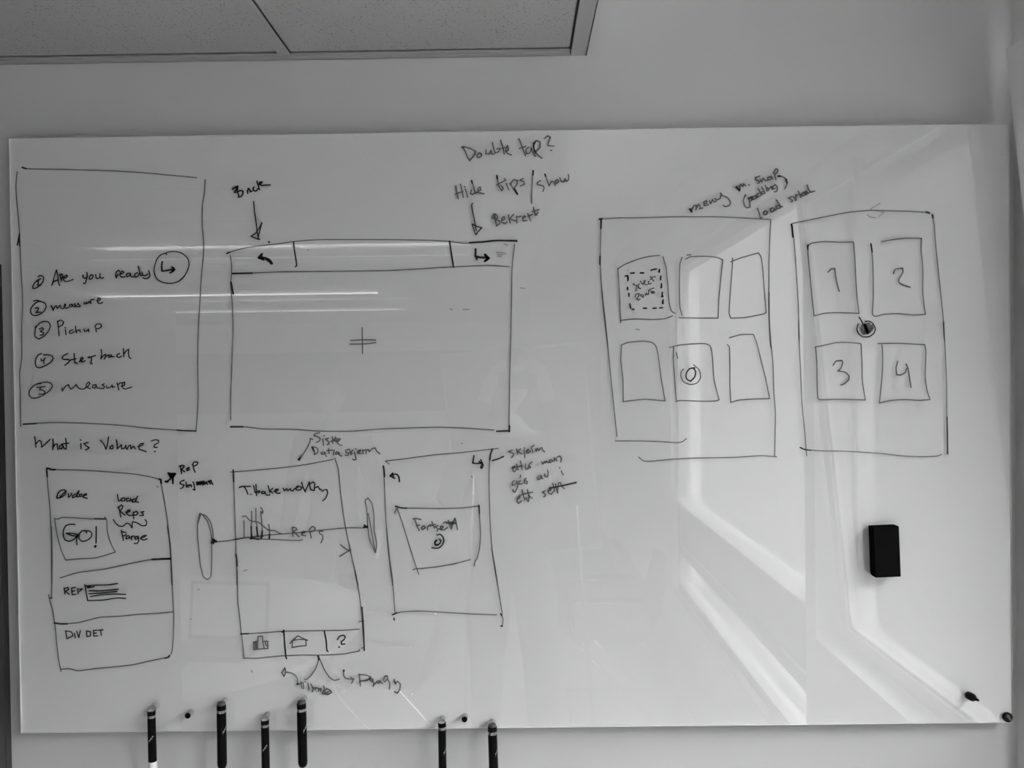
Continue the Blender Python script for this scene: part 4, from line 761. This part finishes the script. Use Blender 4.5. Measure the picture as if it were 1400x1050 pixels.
def person(loc, H, facing, pose, label, shirt, phone=False):
    k = H/1.8
    t = empty('person', loc, facing, label=label, category='person')
    V = lambda x, y, z: (x*k, y*k, z*k)
    spine = [(V(0, 0, 0.95), 0.135*k), (V(0, 0, 1.10), 0.125*k), (V(0, -0.01, 1.28), 0.145*k), (V(0, -0.01, 1.40), 0.125*k), (V(0, 0, 1.48), 0.062*k), (V(0, 0.012, 1.56), 0.056*k)]
    legs = []; arms = []; fingers = []
    for s in (-1, 1):
        hip = V(s*0.09, 0, 0.90); kn = V(s*0.11, 0.015, 0.50); an = V(s*0.12, -0.02, 0.09); toe = V(s*0.14, 0.13, 0.035)
        legs.append([(hip, 0.088*k), (V(s*0.10, 0.01, 0.70), 0.078*k), (kn, 0.057*k), (V(s*0.115, -0.01, 0.33), 0.055*k), (an, 0.038*k)])
        sh = V(s*0.175, -0.01, 1.42)
        if pose == 'photo':
            hd = (0.0142*1+s*0.106 - loc[0], -1.705-loc[1], CAMZ-0.025); el = V(s*0.255, 0.09, 1.20)
        else:
            hd = V(s*0.27, 0.06, 0.86); el = V(s*0.245, -0.02, 1.13)
        mid = tuple((a+b)/2 for a, b in zip(el, hd)); up = tuple((a+b)/2 for a, b in zip(sh, el))
        arms.append([(sh, 0.056*k), (up, 0.050*k), (el, 0.042*k), (mid, 0.037*k), (hd, 0.026*k)])
        hv = Vector(hd); dirv = (hv-Vector(el)).normalized()
        inn = Vector((-s, 0, 0)); palm = hv + dirv*0.045
        ch = [[(hd, 0.026*k), (tuple(palm), (0.036, 0.018))]]
        side = dirv.cross(inn).normalized() if pose == 'photo' else Vector((0, 1, 0))
        for q in range(4):
            off = side*((q-1.5)*0.019); L = (0.034, 0.04, 0.037, 0.029)[q]
            if pose == 'photo':
                a1 = palm+off+dirv*0.02+inn*0.01; a2 = a1+inn*L*0.8+dirv*0.012; a3 = a2+inn*L*0.7-dirv*0.004
            else:
                a1 = palm+off+dirv*0.03; a2 = a1+dirv*L; a3 = a2+dirv*L*0.7+inn*0.012
            ch.append([(tuple(palm), (0.036, 0.018)), (tuple(a1), 0.0095), (tuple(a2), 0.0088), (tuple(a3), 0.0075)])
        th = palm+side*-0.03+inn*0.012
        ch.append([(hd, 0.026*k), (tuple(th), 0.012), (tuple(th+inn*0.03+dirv*0.02), 0.010)])
        fingers += ch
    inner = [(spine[0][0], 0.098*k), (spine[1][0], 0.100*k), (spine[2][0], 0.125*k)]+spine[3:]
    trunk = [inner]+legs_join(inner, [[(l[0][0], 0.07*k)]+l[1:] for l in legs])+arms_join(inner, arms)+fingers
    me = skinmesh(trunk)
    # head joined into the same mesh
    bm = bmesh.new(); bm.from_mesh(me)
    hc = Vector(V(0, 0.02, 1.675)); r = bmesh.ops.create_uvsphere(bm, u_segments=28, v_segments=20, radius=1)
    for v in r['verts']:
        x, y, z = v.co; w = 1.0 - 0.30*max(0, -z)**1.5
        n_ = math.exp(-((x/0.16)**2+((z+0.12)/0.20)**2))*(0.22 if y > 0 else 0)
        br = math.exp(-((z-0.16)/0.10)**2)*(0.04 if y > 0 else 0); so = -0.07*math.exp(-(((abs(x)-0.36)/0.16)**2+((z-0.03)/0.11)**2)) if y > 0 else 0
        ch = math.exp(-((x/0.3)**2+((z+0.85)/0.16)**2))*(0.10 if y > 0 else 0); li = math.exp(-((x/0.25)**2+((z+0.46)/0.07)**2))*(0.05 if y > 0 else 0)
        v.co = hc + Vector((x*0.077*w, (y*(1.0-0.12*max(0, -z))+n_+br+so+ch+li)*0.098, z*0.122))*k
    for s in (-1, 1):
        q = bmesh.ops.create_uvsphere(bm, u_segments=10, v_segments=8, radius=1)
        for v in q['verts']: v.co = hc+Vector((s*0.079+v.co.x*0.010, -0.004+v.co.y*0.018, v.co.z*0.032))*k
    for f in bm.faces: f.smooth = True
    me2 = bpy.data.meshes.new('body'); bm.to_mesh(me2); bm.free(); link('body', me2, 'skin', t)
    grow = 0.013*k
    def fat(chs): return [[(p, (r_+grow) if not isinstance(r_, tuple) else r_) for p, r_ in c] for c in chs]
    tor = [spine[:5]]; am = [a[:4]+[(tuple(Vector(a[3][0])*0.25+Vector(a[4][0])*0.75), a[4][1]+0.004)] for a in arms]
    ms = skinmesh(fat([[(V(0, 0, 0.86), 0.128*k), (V(0, 0, 0.97), 0.142*k), (V(0, 0, 1.10), 0.134*k)]+spine[2:4]+[(V(0, 0, 1.46), 0.066*k)]]+arms_join(spine, am))); link('sweater', ms, shirt, t, smooth=True)
    ms = skinmesh(fat([[spine[0], (V(0, 0, 1.03), 0.130*k), (V(0, 0, 1.08), 0.120*k)]]+legs_join(spine, legs))); link('trousers', ms, 'trou', t, smooth=True)
    for s in (-1, 1):
        bm = bmesh.new(); q = bmesh.ops.create_uvsphere(bm, u_segments=16, v_segments=10, radius=1)
        for v in q['verts']:
            z = v.co.z; v.co = Vector((s*0.125+v.co.x*0.05, 0.045+v.co.y*0.14, max(0.0, 0.052+z*(0.055 if v.co.y < 0.2 else 0.05))))*k
            if v.co.z < 0.012: v.co.z = 0.001
        obj('shoe', bm, 'shoe', t, smooth=True)
        bm = bmesh.new(); bmesh.ops.create_uvsphere(bm, u_segments=12, v_segments=8, radius=0.0115*k, matrix=Matrix.Translation(hc+Vector((s*0.029, 0.087, 0.006))*k)); obj('eye', bm, 'eye', t, smooth=True)
    bm = bmesh.new(); q = bmesh.ops.create_uvsphere(bm, u_segments=28, v_segments=18, radius=1); dele = []
    for v in q['verts']:
        x, y, z = v.co
        if z < -0.35 or (y > 0.45 and z < 0.42) or (y > 0.1 and z < -0.05): dele.append(v)
        j = 1+0.03*noise.noise(v.co*6)
        v.co = hc+Vector((x*0.085*j, y*0.108*j-0.004, z*0.132*j+0.002))*k
    bmesh.ops.delete(bm, geom=dele, context='VERTS'); bmesh.ops.solidify(bm, geom=bm.faces[:], thickness=0.004); obj('hair', bm, 'hair', t, smooth=True)
    return t
def legs_join(spine, legs): return [[spine[0]]+l for l in legs]
def arms_join(spine, arms): return [[spine[3]]+a for a in arms]
person((-0.02, -2.02, 0), 1.98, 0, 'photo', 'tall person in dark clothes photographing the board with a raised phone', 'shirt')
person((-1.12, -3.38, 0), 1.90, 0.1, 'stand', 'person in a grey sweater standing behind the meeting table', 'shirt2')
t = empty('phone', (0.0142, -1.668, CAMZ-0.03), label='dark phone held up by the photographer', category='phone')
bm = bmesh.new(); box(bm, -0.078, 0.078, -0.008, 0, -0.002, 0.036+0.036, bev=0.003)
for v in bm.verts: v.co.z -= 0.03
obj('body', bm, 'blk', t)
bm = bmesh.new(); lathe(bm, [(0.0, 0.0), (0.006, 0.0), (0.006, 0.001), (0.004, 0.0012)], 16, along((0, 0.0, 0.03), (0, 0.01, 0.03))); obj('lens_ring', bm, 'steel', t)
bm = bmesh.new(); box(bm, -0.072, 0.072, -0.0084, -0.0081, -0.03, 0.038); obj('screen', bm, 'screen', t)
